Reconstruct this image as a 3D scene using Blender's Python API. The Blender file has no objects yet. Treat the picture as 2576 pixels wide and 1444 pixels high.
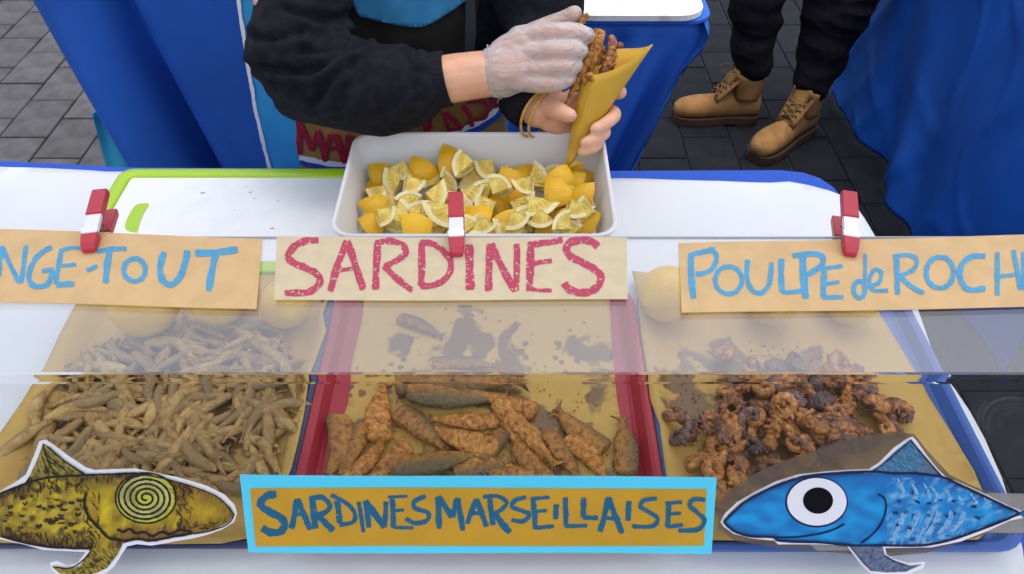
import bpy, bmesh, math, random
from mathutils import Vector, Matrix, noise
from mathutils.geometry import delaunay_2d_cdt
R = math.radians
rnd = random.Random(11)
SC = bpy.context.scene
COL = SC.collection

# ------------------------------------------------------------------ camera
TH = R(44.6)                       # pitch below the horizon
F, CU, CV = 1930.0, 1288.0, 722.0  # focal length and centre on a 2576 wide plate
EYE = Vector((0, 0, 1.5))
cd = bpy.data.cameras.new('camera'); cam = bpy.data.objects.new('camera', cd); COL.objects.link(cam)
cam.location = EYE; cam.rotation_euler = (R(90) - TH, 0, 0)
cd.sensor_width = 36; cd.lens = 36 * F / 2576; cd.clip_start = .05; cd.clip_end = 300
SC.camera = cam

# ------------------------------------------------------------------ sky, sun, exposure
SUN_EL, SUN_AZ = 82, 100           # broad overcast brightness all over the sky
w = bpy.data.worlds.new('World'); SC.world = w; w.use_nodes = True
nt = w.node_tree; bg = nt.nodes['Background']
sky = nt.nodes.new('ShaderNodeTexSky'); sky.sky_type = 'NISHITA'; sky.sun_disc = False
sky.sun_elevation = R(SUN_EL); sky.sun_rotation = R(SUN_AZ)
sky.air_density = 1.0; sky.dust_density = 6.0; sky.ozone_density = 1.0
hs = nt.nodes.new('ShaderNodeHueSaturation'); hs.inputs['Saturation'].default_value = .80
nt.links.new(sky.outputs[0], hs.inputs['Color']); nt.links.new(hs.outputs[0], bg.inputs[0])
bg.inputs[1].default_value = .15
sl = bpy.data.lights.new('sun', 'SUN'); so = bpy.data.objects.new('sun', sl); COL.objects.link(so)
sl.energy = 1.0; sl.angle = R(150); sl.color = (1, .985, .96)
sdir = Vector((math.sin(R(SUN_AZ)) * math.cos(R(SUN_EL)), math.cos(R(SUN_AZ)) * math.cos(R(SUN_EL)), math.sin(R(SUN_EL))))
so.rotation_euler = sdir.to_track_quat('Z', 'Y').to_euler(); so.location = (0, 2, 6)
vs = SC.view_settings; vs.view_transform = 'Standard'; vs.look = 'None'; vs.gamma = 1; vs.use_curve_mapping = False
vs.exposure = .62
SC.cycles.max_bounces = 10; SC.cycles.transparent_max_bounces = 16
try: SC.cycles.use_denoising = True
except Exception: pass

# ------------------------------------------------------------------ plate geometry -> points in the place
def ray(u, v):
    a = (u - CU) / F; b = (v - CV) / F
    return Vector((a, math.cos(TH) - b * math.sin(TH), -math.sin(TH) - b * math.cos(TH)))
def Pz(u, v, z):
    d = ray(u, v); return EYE + d * ((z - EYE.z) / d.z)
def Py(u, v, y):
    d = ray(u, v); return EYE + d * (y / d.y)
def Pd(u, v, dep): return EYE + ray(u, v) * dep
# front sheet of the guard: from the bend (y .40, z 1.0) down to the table (y .30, z .752)
FB, FT = Vector((0, .30, .752)), Vector((0, .40, 1.0))
FN = Vector((0, -(FT.z - FB.z), FT.y - FB.y)).normalized()
def Pf(u, v, off=0.0):
    d = ray(u, v); t = (FB + FN * off - EYE).dot(FN) / d.dot(FN); return EYE + d * t

# ------------------------------------------------------------------ materials
def lin(c): c /= 255.; return c / 12.92 if c <= .04045 else ((c + .055) / 1.055) ** 2.4
def C(r, g, b, k=.85): return (lin(r) * k, lin(g) * k, lin(b) * k, 1)
MATS = {}
def mat(name, base, rough=.6, var=.0, scale=30, bump=0, bscale=200, second=None, spec=.5, metal=0, coat=0, sss=0, rnd_amt=0, thr=(.4, .6), stretch=None):
    if name in MATS: return MATS[name]
    m = bpy.data.materials.new(name); m.use_nodes = True; n = m.node_tree; b = n.nodes['Principled BSDF']
    b.inputs['Roughness'].default_value = rough; b.inputs['Metallic'].default_value = metal
    b.inputs['Specular IOR Level'].default_value = spec; b.inputs['Coat Weight'].default_value = coat
    b.inputs['Base Color'].default_value = base
    if sss: b.inputs['Subsurface Weight'].default_value = sss; b.inputs['Subsurface Scale'].default_value = .006; b.inputs['Subsurface Radius'].default_value = (1, .4, .25)
    tc = n.nodes.new('ShaderNodeTexCoord'); vec = tc.outputs['Object']
    if stretch:
        mp = n.nodes.new('ShaderNodeMapping'); mp.inputs['Scale'].default_value = stretch
        n.links.new(vec, mp.inputs[0]); vec = mp.outputs[0]
    col = None
    if var or second:
        t = n.nodes.new('ShaderNodeTexNoise'); t.inputs['Scale'].default_value = scale; t.inputs['Detail'].default_value = 6
        n.links.new(vec, t.inputs['Vector'])
        r = n.nodes.new('ShaderNodeValToRGB'); n.links.new(t.outputs[0], r.inputs[0])
        s = second or tuple(min(1, c * (1 + var)) for c in base[:3]) + (1,)
        f = base if second else tuple(c * (1 - var) for c in base[:3]) + (1,)
        r.color_ramp.elements[0].position, r.color_ramp.elements[1].position = thr
        r.color_ramp.elements[0].color = f; r.color_ramp.elements[1].color = s
        col = r.outputs[0]
    if rnd_amt:
        oi = n.nodes.new('ShaderNodeObjectInfo'); h = n.nodes.new('ShaderNodeHueSaturation')
        mr = n.nodes.new('ShaderNodeMapRange'); mr.inputs['To Min'].default_value = 1 - rnd_amt; mr.inputs['To Max'].default_value = 1 + rnd_amt
        n.links.new(oi.outputs['Random'], mr.inputs[0]); n.links.new(mr.outputs[0], h.inputs['Value'])
        if col: n.links.new(col, h.inputs['Color'])
        else: h.inputs['Color'].default_value = base
        col = h.outputs[0]
    if col: n.links.new(col, b.inputs['Base Color'])
    if bump:
        t2 = n.nodes.new('ShaderNodeTexNoise'); t2.inputs['Scale'].default_value = bscale; t2.inputs['Detail'].default_value = 4
        n.links.new(vec, t2.inputs['Vector'])
        bp = n.nodes.new('ShaderNodeBump'); bp.inputs['Strength'].default_value = bump; bp.inputs['Distance'].default_value = .004
        n.links.new(t2.outputs[0], bp.inputs['Height']); n.links.new(bp.outputs[0], b.inputs['Normal'])
    MATS[name] = m; return m
def nodes_of(m): return m.node_tree, m.node_tree.nodes, m.node_tree.links, m.node_tree.nodes['Principled BSDF']

M_paper = mat('white_paper', (.665, .70, .735, 1), .55, var=.03, scale=4, bump=.35, bscale=11, thr=(.35, .65))
M_bluecloth = mat('blue_cloth', (.008, .080, .52, 1), .75, var=.08, scale=3, bump=.25, bscale=500)
M_backcloth = mat('back_blue_cloth', (.011, .105, .50, 1), .75, var=.08, scale=3, bump=.25, bscale=500)
M_bluecloth2 = mat('blue_sheeting', (.008, .098, .46, 1), .5, var=.12, scale=4, bump=.3, bscale=16)
M_teal = mat('teal_cloth', C(45, 160, 200), .8, var=.08, scale=8)
M_kraftwhite = mat('board_white', (.80, .83, .86, 1), .35, var=.02, scale=30, bump=.05, bscale=300)
M_green = mat('lime_plastic', (.36, .60, .004, 1), .35, coat=.2)
M_box = mat('white_plastic', (.78, .79, .80, 1), .35, bump=.03, bscale=150)
M_navy = mat('navy_plastic', C(42, 48, 100), .4, bump=.05, bscale=300)
M_red = mat('red_plastic', (.36, .006, .022, 1), .4, bump=.05, bscale=300)
M_blue = mat('blue_plastic', C(45, 95, 180), .4, bump=.05, bscale=300)
M_skin = mat('skin', (.80, .44, .28, 1), .5, var=.06, scale=40, bump=.12, bscale=350, sss=.12)
M_nail = mat('nail', (.70, .42, .36, 1), .3)
M_black = mat('black_fleece', (.012, .013, .019, 1), .95, var=.25, scale=60, bump=.5, bscale=700, spec=.2)
M_trouser = mat('black_denim', (.006, .006, .009, 1), .95, var=.2, scale=60, bump=.3, bscale=500, spec=.15)
M_darkcloth = mat('charcoal_cloth', (.022, .020, .018, 1), .9, var=.25, scale=25, bump=.3, bscale=400, spec=.2)
M_shirt = mat('light_blue_cloth', C(60, 150, 205), .85, var=.10, scale=14, bump=.2, bscale=40)
M_apron = mat('apron_blue', C(50, 160, 222), .75, var=.05, scale=10, bump=.2, bscale=300)
M_white = mat('white_paint', (.80, .80, .84, 1), .6)
M_kraftcloth = mat('kraft_cloth', C(165, 125, 60), .8, var=.10, scale=25, bump=.2, bscale=60)
M_bluepaint = mat('blue_paint', C(25, 80, 170), .7)
M_redpaint = mat('red_paint', C(165, 20, 45), .6, var=.2, scale=60)
M_bangle = mat('yellow_bangle', (.62, .36, .03, 1), .3, coat=.3)
M_cone = mat('cone_paper', (.62, .37, .030, 1), .7, var=.06, scale=30, bump=.1, bscale=60)
M_card1 = mat('sign_card', C(228, 190, 135, .92), .75, var=.05, scale=30, bump=.15, bscale=25)
M_card2 = mat('sign_card_pale', C(226, 208, 170, .92), .75, var=.04, scale=60, bump=.15, bscale=25)
M_cyan = mat('cyan_card', C(85, 212, 246, 1.0), .6, var=.02, scale=6)
M_ochre = mat('ochre_card', C(200, 152, 34, .98), .7, var=.05, scale=25)
M_clampred = mat('clamp_red', (.52, .025, .05, 1), .35, bump=.08, bscale=400)
M_steel = mat('clamp_steel', (.86, .86, .88, 1), .3, metal=.2)
M_dsteel = mat('spring_steel', (.25, .22, .2, 1), .35, metal=.9)
M_fishwhite = mat('cut_paper', (.82, .82, .88, 1), .6)
M_ink = mat('black_ink', (.006, .006, .008, 1), .8, spec=.1)
M_wood = mat('table_top', (.4, .4, .42, 1), .6)
M_metal = mat('table_leg', (.3, .3, .32, 1), .4, metal=.8)
M_boot = mat('tan_suede', (.30, .155, .045, 1), .85, var=.18, scale=22, bump=.3, bscale=180)
M_sole = mat('brown_sole', (.055, .026, .015, 1), .8, var=.2, scale=30)
M_lace = mat('boot_lace', (.20, .12, .045, 1), .9)
M_eyelet = mat('eyelet', (.05, .04, .03, 1), .4, metal=.6)
M_hair = mat('dark_hair', (.03, .02, .012, 1), .6, bump=.5, bscale=300, stretch=(1, 1, .2))
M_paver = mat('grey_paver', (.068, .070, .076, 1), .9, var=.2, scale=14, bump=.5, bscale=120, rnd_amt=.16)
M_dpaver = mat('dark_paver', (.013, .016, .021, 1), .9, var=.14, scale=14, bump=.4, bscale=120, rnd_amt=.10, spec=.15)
M_joint = mat('joint_sand', (.035, .035, .036, 1), .95, var=.3, scale=40)
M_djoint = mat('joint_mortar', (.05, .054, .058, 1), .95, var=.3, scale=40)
M_speck = mat('crumb', (.16, .14, .11, 1), .9)

# ------------------------------------------------------------------ objects
ORG = {}
def tag(o, label=None, cat=None, group=None, kind=None):
    for k, v in (('label', label), ('category', cat), ('group', group), ('kind', kind)):
        if v: o[k] = v
    return o
def thing(name, loc, label, cat, group=None, kind=None):
    o = bpy.data.objects.new(name, None); COL.objects.link(o); o.location = loc; o.empty_display_size = .02
    ORG[o.name] = Vector(loc); return tag(o, label, cat, group, kind)
def link(name, me, m=None, parent=None, org=None):
    o = bpy.data.objects.new(name, me); COL.objects.link(o)
    if m is not None and not me.materials:
        for x in (m if isinstance(m, (list, tuple)) else [m]): me.materials.append(x)
    if parent is not None: o.parent = parent; ORG[o.name] = ORG[parent.name]
    else:
        ORG[o.name] = Vector(org or (0, 0, 0)); o.location = ORG[o.name]
    return o
def mesh(name, vs_, fs, m, parent=None, org=None, smooth=False, mi=None):
    """world-space verts -> one mesh object under its thing (or top-level at org)"""
    if parent is not None: base = ORG[parent.name]
    elif org is not None: base = Vector(org)
    else:
        xs = [Vector(v) for v in vs_]; base = sum(xs, Vector()) / len(xs); base.z = min(v.z for v in xs)
    me = bpy.data.meshes.new(name); me.from_pydata([tuple(Vector(v) - base) for v in vs_], [], fs)
    for x in (m if isinstance(m, (list, tuple)) else [m]): me.materials.append(x)
    if mi: me.polygons.foreach_set('material_index', mi)
    if smooth: me.polygons.foreach_set('use_smooth', [True] * len(me.polygons))
    me.update()
    return link(name, me, None, parent, base)
def solid(o, t, off=-1):
    md = o.modifiers.new('thick', 'SOLIDIFY'); md.thickness = t; md.offset = off; return o
def bevel(o, wd, seg=2):
    md = o.modifiers.new('bevel', 'BEVEL'); md.width = wd; md.segments = seg; md.limit_method = 'ANGLE'; return o
def subsurf(o, n=1):
    md = o.modifiers.new('sub', 'SUBSURF'); md.levels = n; md.render_levels = n; return o
def boxv(c, s, rot=None):
    out = []
    for z in (-.5, .5):
        for x, y in ((-.5, -.5), (.5, -.5), (.5, .5), (-.5, .5)):
            p = Vector((x * s[0], y * s[1], z * s[2]))
            if rot: p = rot @ p
            out.append(Vector(c) + p)
    return out, [(0, 3, 2, 1), (4, 5, 6, 7), (0, 1, 5, 4), (1, 2, 6, 5), (2, 3, 7, 6), (3, 0, 4, 7)]
class MB:
    def __init__(s): s.v = []; s.f = []; s.mi = []
    def add(s, v, f, mi=0):
        b = len(s.v); s.v += [Vector(x) for x in v]; s.f += [tuple(i + b for i in q) for q in f]; s.mi += [mi] * len(f); return s
    def box(s, c, sz, rot=None, mi=0): return s.add(*boxv(c, sz, rot), mi)
    def build(s, name, m, parent=None, org=None, smooth=False): return mesh(name, s.v, s.f, m, parent, org, smooth, s.mi if any(s.mi) else None)
def frames(pts):
    pts = [Vector(p) for p in pts]; out = []; up = None
    for i, p in enumerate(pts):
        t = (pts[min(i + 1, len(pts) - 1)] - pts[max(i - 1, 0)]).normalized()
        if up is None:
            up = Vector((0, 0, 1)) if abs(t.z) < .9 else Vector((0, 1, 0))
        n = (up - t * up.dot(t)).normalized(); up = n; out.append((p, t, n, t.cross(n)))
    return out
def smoothpts(pts, n):
    """Catmull-Rom through tuples of any length"""
    P = [tuple(p) for p in pts]
    if len(P) < 3:
        return [tuple(a + (b - a) * k / n for a, b in zip(P[0], P[-1])) for k in range(n + 1)]
    out = []
    for i in range(len(P) - 1):
        p0, p1, p2, p3 = P[max(i - 1, 0)], P[i], P[i + 1], P[min(i + 2, len(P) - 1)]
        for k in range(n):
            t = k / n
            out.append(tuple(.5 * (2 * b + (c - a) * t + (2 * a - 5 * b + 4 * c - d) * t * t + (3 * b - a - 3 * c + d) * t ** 3) for a, b, c, d in zip(p0, p1, p2, p3)))
    out.append(P[-1]); return out
def tube(chain, seg=10, caps=True, n=4, flat=1.0):
    """chain of (x,y,z,r): a smooth tapered closed tube with round ends"""
    pr = smoothpts(chain, n) if len(chain) > 1 else chain
    fr = frames([p[:3] for p in pr]); rs = [p[3] for p in pr]
    rings = []
    if caps:
        p, t, a, b = fr[0]
        for k in (80, 50, 22): rings.append((p - t * rs[0] * math.sin(R(k)), a, b, rs[0] * math.cos(R(k))))
    for (p, t, a, b), r in zip(fr, rs): rings.append((p, a, b, r))
    if caps:
        p, t, a, b = fr[-1]
        for k in (22, 50, 80): rings.append((p + t * rs[-1] * math.sin(R(k)), a, b, rs[-1] * math.cos(R(k))))
    v = []; f = []
    for p, a, b, r in rings:
        for j in range(seg):
            an = 2 * math.pi * j / seg; v.append(p + a * (r * math.cos(an) * flat) + b * (r * math.sin(an)))
    for i in range(len(rings) - 1):
        for j in range(seg):
            f.append((i * seg + j, i * seg + (j + 1) % seg, (i + 1) * seg + (j + 1) % seg, (i + 1) * seg + j))
    f.append(tuple(reversed(range(seg)))); f.append(tuple(range((len(rings) - 1) * seg, len(rings) * seg)))
    return v, f
def voxel(name, mb, m, voxelsize, parent, smooth_it=4, disp=None):
    """closed shells -> one continuous skin (voxel remesh), smoothed, optionally displaced"""
    o = mb.build('tmp', m, None, org=(0, 0, 0))
    md = o.modifiers.new('r', 'REMESH'); md.mode = 'VOXEL'; md.voxel_size = voxelsize
    ms = o.modifiers.new('s', 'SMOOTH'); ms.iterations = smooth_it; ms.factor = .5
    dg = bpy.context.evaluated_depsgraph_get()
    me = bpy.data.meshes.new_from_object(o.evaluated_get(dg)); bpy.data.objects.remove(o)
    if disp:
        nv = [(v.co.copy(), v.normal.copy()) for v in me.vertices]
        for v, (c, n_) in zip(me.vertices, nv): v.co = c + n_ * disp(c, n_)
    base = ORG[parent.name]
    for v in me.vertices: v.co -= base
    me.materials.clear(); me.materials.append(m)
    me.polygons.foreach_set('use_smooth', [True] * len(me.polygons)); me.update(); me.name = name
    return link(name, me, None, parent)
def grid(nx, ny, fn):
    v = [fn(i / nx, j / ny) for j in range(ny + 1) for i in range(nx + 1)]
    f = [(j * (nx + 1) + i, j * (nx + 1) + i + 1, (j + 1) * (nx + 1) + i + 1, (j + 1) * (nx + 1) + i) for j in range(ny) for i in range(nx)]
    return v, f
def rrect(x0, x1, y0, y1, r, n=6):
    out = []
    for cx, cy, a0 in ((x1 - r, y1 - r, 0), (x0 + r, y1 - r, 90), (x0 + r, y0 + r, 180), (x1 - r, y0 + r, 270)):
        for k in range(n + 1):
            a = R(a0 + 90 * k / n); out.append((cx + r * math.cos(a), cy + r * math.sin(a)))
    return out
def loft(loops, close_top=True, close_bot=False):
    n = len(loops[0]); v = [p for l in loops for p in l]; f = []
    for i in range(len(loops) - 1):
        for j in range(n): f.append((i * n + j, i * n + (j + 1) % n, (i + 1) * n + (j + 1) % n, (i + 1) * n + j))
    if close_top: f.append(tuple(range((len(loops) - 1) * n, len(loops) * n)))
    if close_bot: f.append(tuple(reversed(range(n))))
    return v, f
def noise2(x, y, z=0.): return noise.noise(Vector((x, y, z)))

# ================================================================== THE GROUND
g = mesh('ground', [(-40, -40, -.016), (40, -40, -.016), (40, 60, -.016), (-40, 60, -.016)], [(0, 1, 2, 3)], M_joint, org=(0, 0, 0)); tag(g, kind='structure')
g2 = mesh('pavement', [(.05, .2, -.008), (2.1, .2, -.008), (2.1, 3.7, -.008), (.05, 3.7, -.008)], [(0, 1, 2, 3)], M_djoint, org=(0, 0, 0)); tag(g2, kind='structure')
PW, PL = .1695, .2445
def paver_mesh(m, j):
    a, b, h = PW / 2 - j, PL / 2 - j, .03; c = .003
    lo = [(-a, -b, -h), (a, -b, -h), (a, b, -h), (-a, b, -h)]
    mi_ = [(-a, -b, -c), (a, -b, -c), (a, b, -c), (-a, b, -c)]
    hi = [(-a + c, -b + c, 0), (a - c, -b + c, 0), (a - c, b - c, 0), (-a + c, b - c, 0)]
    v, f = loft([lo, mi_, hi]); me = bpy.data.meshes.new('paver'); me.from_pydata(v, [], f); me.materials.append(m); return me
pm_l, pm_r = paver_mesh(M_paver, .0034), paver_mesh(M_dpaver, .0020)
def lay(xa, xb, ya, yb, me, par):
    i0 = math.floor((xa + 1.615) / PW); i1 = math.ceil((xb + 1.615) / PW)
    for i in range(i0, i1):
        for k in range(-9, 8):
            x = -1.615 + (i + .5) * PW; y = 2.261 + (k + .5) * PL + (0 if i % 2 else .1222)
            if not (xa - .05 < x < xb + .05 and ya < y < yb): continue
            o = bpy.data.objects.new('paver', me); COL.objects.link(o); o.parent = par
            o.location = (x + rnd.uniform(-.001, .001), y, rnd.uniform(-.0022, .0015)); o.rotation_euler = (rnd.uniform(-.004, .004), rnd.uniform(-.004, .004), rnd.uniform(-.003, .003))
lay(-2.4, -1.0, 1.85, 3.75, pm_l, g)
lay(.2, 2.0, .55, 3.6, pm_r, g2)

# ================================================================== ADDED CANOPY (unseen, overhead: put in to shade the counter, sky left open behind)
cv = thing('added_shade_canopy', (0, .55, 0), 'unseen white fabric canopy on four thin posts, added to shade the counter', 'canopy')
M_canopy = bpy.data.materials.new('shade_canopy_fabric'); M_canopy.use_nodes = True; n = M_canopy.node_tree; pb = n.nodes['Principled BSDF']; pb.inputs['Base Color'].default_value = (.75, .76, .80, 1); pb.inputs['Roughness'].default_value = .9
tl = n.nodes.new('ShaderNodeBsdfTranslucent'); tl.inputs[0].default_value = (.75, .78, .85, 1); mx = n.nodes.new('ShaderNodeMixShader'); mx.inputs[0].default_value = .35
n.links.new(pb.outputs[0], mx.inputs[1]); n.links.new(tl.outputs[0], mx.inputs[2]); n.links.new(mx.outputs[0], [x for x in n.nodes if x.type == 'OUTPUT_MATERIAL'][0].inputs[0])
CX0, CX1, CY0, CY1, CZ = -1.75, 1.80, .10, .98, 2.40
v, f = grid(24, 12, lambda a, b: (CX0 + (CX1 - CX0) * a, CY0 + (CY1 - CY0) * b, CZ + .22 * (1 - abs(2 * b - 1)) - .03 * math.sin(math.pi * a)))
solid(mesh('shade_roof', v, f, M_canopy, cv, smooth=False), .002)
for x in (CX0, CX1):
    for y in (CY0, CY1): v, f = tube([(x, y, .001, .016), (x, y, CZ, .016)], 8, n=1, caps=False); mesh('shade_post', v, f, M_metal, cv, smooth=True)

# ================================================================== TABLES AND CLOTHS
def table(name, x0, x1, y0, y1, h, label):
    t = thing(name, ((x0 + x1) / 2, (y0 + y1) / 2, 0), label, 'table')
    mb = MB().box(((x0 + x1) / 2, (y0 + y1) / 2, h - .016), (x1 - x0, y1 - y0, .03)); mb.build('table_top', M_wood, t)
    for x in (x0 + .06, x1 - .06):
        for y in (y0 + .06, y1 - .06):
            v, f = tube([(x, y, 0.014, .014), (x, y, h - .034, .014)], 8); mesh('leg', v, f, M_metal, t, smooth=True)
    return t
table('stall_table', -.92, .50, .26, 1.00, .745, 'front serving table under the white paper and trays of fried fish')

def skirt(poly, top, bottom, wave, flare, closed=True, seedz=0.):
    """cloth over a table: top polygon plus a hanging skirt with folds"""
    n = len(poly); P = [Vector((x, y, 0)) for x, y in poly]; ctr = sum(P, Vector()) / n
    L = [0]
    for i in range(n): L.append(L[-1] + (P[(i + 1) % n] - P[i]).length)
    loops = []; rows = 14
    loops.append([(p.x, p.y, top) for p in P])
    for r_ in range(1, rows + 1):
        t = r_ / rows; row = []
        for i, p in enumerate(P):
            a, b = P[i - 1], P[(i + 1) % n]; tg = (b - a).normalized(); nn = Vector((tg.y, -tg.x, 0))
            if nn.dot(p - ctr) < 0: nn = -nn
            s = L[i]
            o = .006 + flare * t + wave * t ** .7 * (math.sin(s * 21 + 2.2 * math.sin(s * 5) + seedz) + .5 * math.sin(s * 43 + seedz * 3))
            row.append((p.x + nn.x * o, p.y + nn.y * o, top - .004 + (bottom - top) * t))
        loops.append(row)
    loops = loops[::-1]
    return loft(loops, True)
def resample(poly, step):
    out = []; n = len(poly)
    for i in range(n):
        a, b = Vector(poly[i]), Vector(poly[(i + 1) % n]); k = max(1, int((b - a).length / step))
        for j in range(k): out.append(tuple(a.lerp(b, j / k)))
    return out
# front table cloth: rear hem and rounded corner follow the picture
rear = [Pz(u, v, .752) for u, v in ((0, 405), (150, 412), (300, 421), (800, 425), (1525, 430), (1960, 428), (2020, 434), (2062, 448), (2095, 470), (2125, 505), (2165, 560))]
poly = [(-.95, rear[0].y + .01)] + [(p.x, p.y) for p in rear] + [(.535, .70), (.535, .25), (-.95, .25)]
v, f = skirt(resample(poly[::-1], .03), .752, .03, .008, .03)
tag(mesh('tablecloth', v, f, M_bluecloth, org=(0, .65, .75)), 'bright blue cloth on the front table showing as a strip behind the white paper', 'tablecloth')
# white paper on it, rear edge a few centimetres short, right edge cut off slanting
rearp = [(-30, 418), (60, 421), (130, 424), (200, 428), (270, 433), (420, 432), (700, 436), (1000, 442), (1500, 449), (1600, 451), (1700, 454), (1850, 458), (1935, 459), (1985, 456), (2040, 466), (2085, 479), (2128, 496), (2150, 515), (2175, 552), (2200, 592), (2252, 680), (2310, 780), (2345, 880), (2362, 930), (2400, 975), (2440, 1035), (2478, 1105), (2520, 1200), (2548, 1290), (2572, 1380), (2580, 1440)]
pp = [Pz(u, v, .757) for u, v in rearp]
pp2 = [(p.x, p.y) for p in pp] + [(pp[-1].x, .262), (-.93, .262), (-.93, pp[0].y)]
def sheet(name, poly, z, thick, m, step, label, cat, zf=None):
    pts = resample(poly, step); xs = [p[0] for p in pts]; ys = [p[1] for p in pts]
    n = len(pts); inner = []
    x = min(xs) + step
    while x < max(xs):
        y = min(ys) + step
        while y < max(ys): inner.append((x + rnd.uniform(-.1, .1) * step, y)); y += step
        x += step
    V, E_, Fc, *_ = delaunay_2d_cdt([Vector(p) for p in pts + inner], [], [list(range(n))], 1, 1e-6)
    o = mesh(name, [(p.x, p.y, z + (zf(p.x, p.y) if zf else 0)) for p in V], [tuple(q) for q in Fc], m, smooth=True)
    solid(o, thick, -1); return tag(o, label, cat)
sheet('paper_sheet', pp2, .7560, .0012, M_paper, .022, 'large white paper sheet spread over the blue cloth of the front table', 'paper',
      lambda x, y: .0010 * noise2(x * 6, y * 14) + .0006 * noise2(x * 20, y * 5, 3) + .0016 * max(0, 1 - 5 * abs(noise2(x * 3 + y * 2, y * 4 - x * 2, 9))) + .0011)
TZ = .7585  # top of the paper

# back table right, with white sheet
table('back_table', -.38, .20, 1.68, 2.2, .742, 'back table behind the server, white board on its right end')
bp = [(-.45, 1.57), (.34, 1.572), (.385, 1.58), (.415, 1.605), (.43, 1.65), (.43, 2.2), (-.45, 2.2)]
def back_cloth(x0, x1, y0, name, label, shape):
    v, f = grid(170, 26, shape); o = mesh(name, v, f, M_backcloth, smooth=True); solid(o, .0015); return tag(o, label, 'tablecloth')
def shp_r(s, t):
    # s along the front then round the right corner, t from the table edge to the hem
    z = .747 - t * .742
    Lf = .80; q = s * 1.35
    pin = min(.135, .25 * max(0, t - .10)) - .028 * math.exp(-((t - .05) / .05) ** 2)
    wav = .040 * min(1, t * 3.5 + .06) * (math.sin(q * 52 + .8 + .8 * t) * .6 + math.sin(q * 83 + 1 + 2 * t) * .45) - .02 * min(1, t * 2)
    xe = .405 - pin
    k = min(1, q / Lf); x = -.45 + (xe + .45) * k
    y = 1.572 + wav
    if q > Lf: y += (q - Lf) * 1.1; x = xe + .6 * wav + (q - Lf) * .05
    else: y += .05 * max(0, (k - .93) / .07) ** 2
    return (x, y, z)
bcl = back_cloth(-.45, .43, 1.57, 'tablecloth', 'blue cloth gathered in folds on the back table, right of the paper cone', shp_r)
mb = MB(); lp = rrect(-.44, .43, 1.56, 2.18, .05)
v, f = loft([[(x, y, .749) for x, y in lp], [(x, y, .756) for x, y in lp]], True, True); mb.add(v, f)
mb.build('cloth_top', M_backcloth, bcl)
# white tray with marbled surface standing on the back table
xa = Pz(1450, 30, .765).x; xb = Pz(1772, 30, .765).x; yf = Pz(1600, 52, .760).y
lpz = lambda i, z: [(x, y, z) for x, y in rrect(xa - .02 + i, xb - i, yf + i, yf + .34 - i, .055 - i)]
M_marble = mat('marbled_plastic', (.42, .43, .42, 1), .3, second=(.74, .76, .76, 1), scale=22, thr=(.28, .46))
v, f = loft([lpz(.012, .757), lpz(0, .759), lpz(0, .771), lpz(.006, .774), lpz(.03, .772), lpz(.036, .769)], True, True)
tag(mesh('serving_board', v, f, M_marble), 'white marbled serving board with a rounded corner on the back table', 'board')

table('back_table', -1.02, -.42, 1.82, 2.42, .742, 'back table at the far left, hidden by its smooth blue cloth')
def shp_l(s, t):
    z = .90 - t * .87
    tz = max(0, .75 - z) / .75
    x0 = -1.155 + .115 * tz ** 1.2
    x = x0 + s * .80; d = s * .80
    # outer fold stands forward, then a valley, then the flat front
    ridge = math.exp(-((d - .09) / .05) ** 2); valley = math.exp(-((d - .205) / .042) ** 2)
    sh = .055 + .05 * tz
    y = 1.755 - sh * ridge + sh * 1.7 * valley + .05 * max(0, 1 - d / .06) ** 2 + .012 * tz * math.sin(d * 14 - 1.2) * max(0, min(1, (d - .25) / .1))
    y += .010 * math.exp(-((d - .30 - .04 * tz) / .02) ** 2) * max(0, tz - .35)
    return (x, y, z)
back_cloth(0, 0, 0, 'tablecloth', 'smooth blue cloth hanging at the left behind the server, with one long dark fold', shp_l)
# teal cloth peeping out under it
def shp_t(s, t):
    y = 1.80; u = 232 + 40 * t ** 1.3 + s * (60 + 160 * t); v_ = 285 + 190 * t
    p = Py(u, v_, y); return (p.x, y + .02 * math.sin(s * 7 + t * 2), max(.004, p.z))
v, f = grid(20, 14, shp_t); o = mesh('cloth', v, f, M_teal, smooth=True); solid(o, .0015); tag(o, 'light teal cloth hanging low beside the grey pavers, under the blue one', 'cloth')

# side table on the right with blue sheeting down to the ground
table('side_table', 1.24, 1.9, 1.28, 2.5, .742, 'side table at the right edge covered with dark blue sheeting')
def shp_s(s, t):
    y = 2.56 - s * 1.36; z = .752 - t * .745
    fold = .012 * t * math.sin(y * 9 + 1.0 + 1.3 * t) + .006 * t * math.sin(y * 23 + 3.5 * t)
    fold += .030 * t * math.exp(-((y - 2.36 + .25 * t) / .06) ** 2) - .045 * t * math.exp(-((y - 2.18 + .3 * t) / .08) ** 2)
    cr = .007 * noise2(y * 4 + z * 2, z * 2) + .009 * max(0, 1 - 5 * abs(noise2(y * 3.5 + z * 1.6, z * 1.3, 4))) + .006 * max(0, 1 - 6 * abs(noise2(y * 5 - z * 3, z * 3 + y, 8)))
    return (1.215 - .01 * t + fold - cr, y, z)
v, f = grid(110, 60, shp_s)
o = mesh('tablecloth', v, f, M_bluecloth2, smooth=True); solid(o, .0015, 1); tag(o, 'wrinkled dark blue sheeting hanging to the ground at the right edge', 'tablecloth')
v, f = loft([[(x, y, .749) for x, y in rrect(1.205, 1.92, 1.2, 2.56, .02)], [(x, y, .755) for x, y in rrect(1.205, 1.92, 1.2, 2.56, .02)]], True, True)
mesh('cloth_top', v, f, M_bluecloth2, o)

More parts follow.
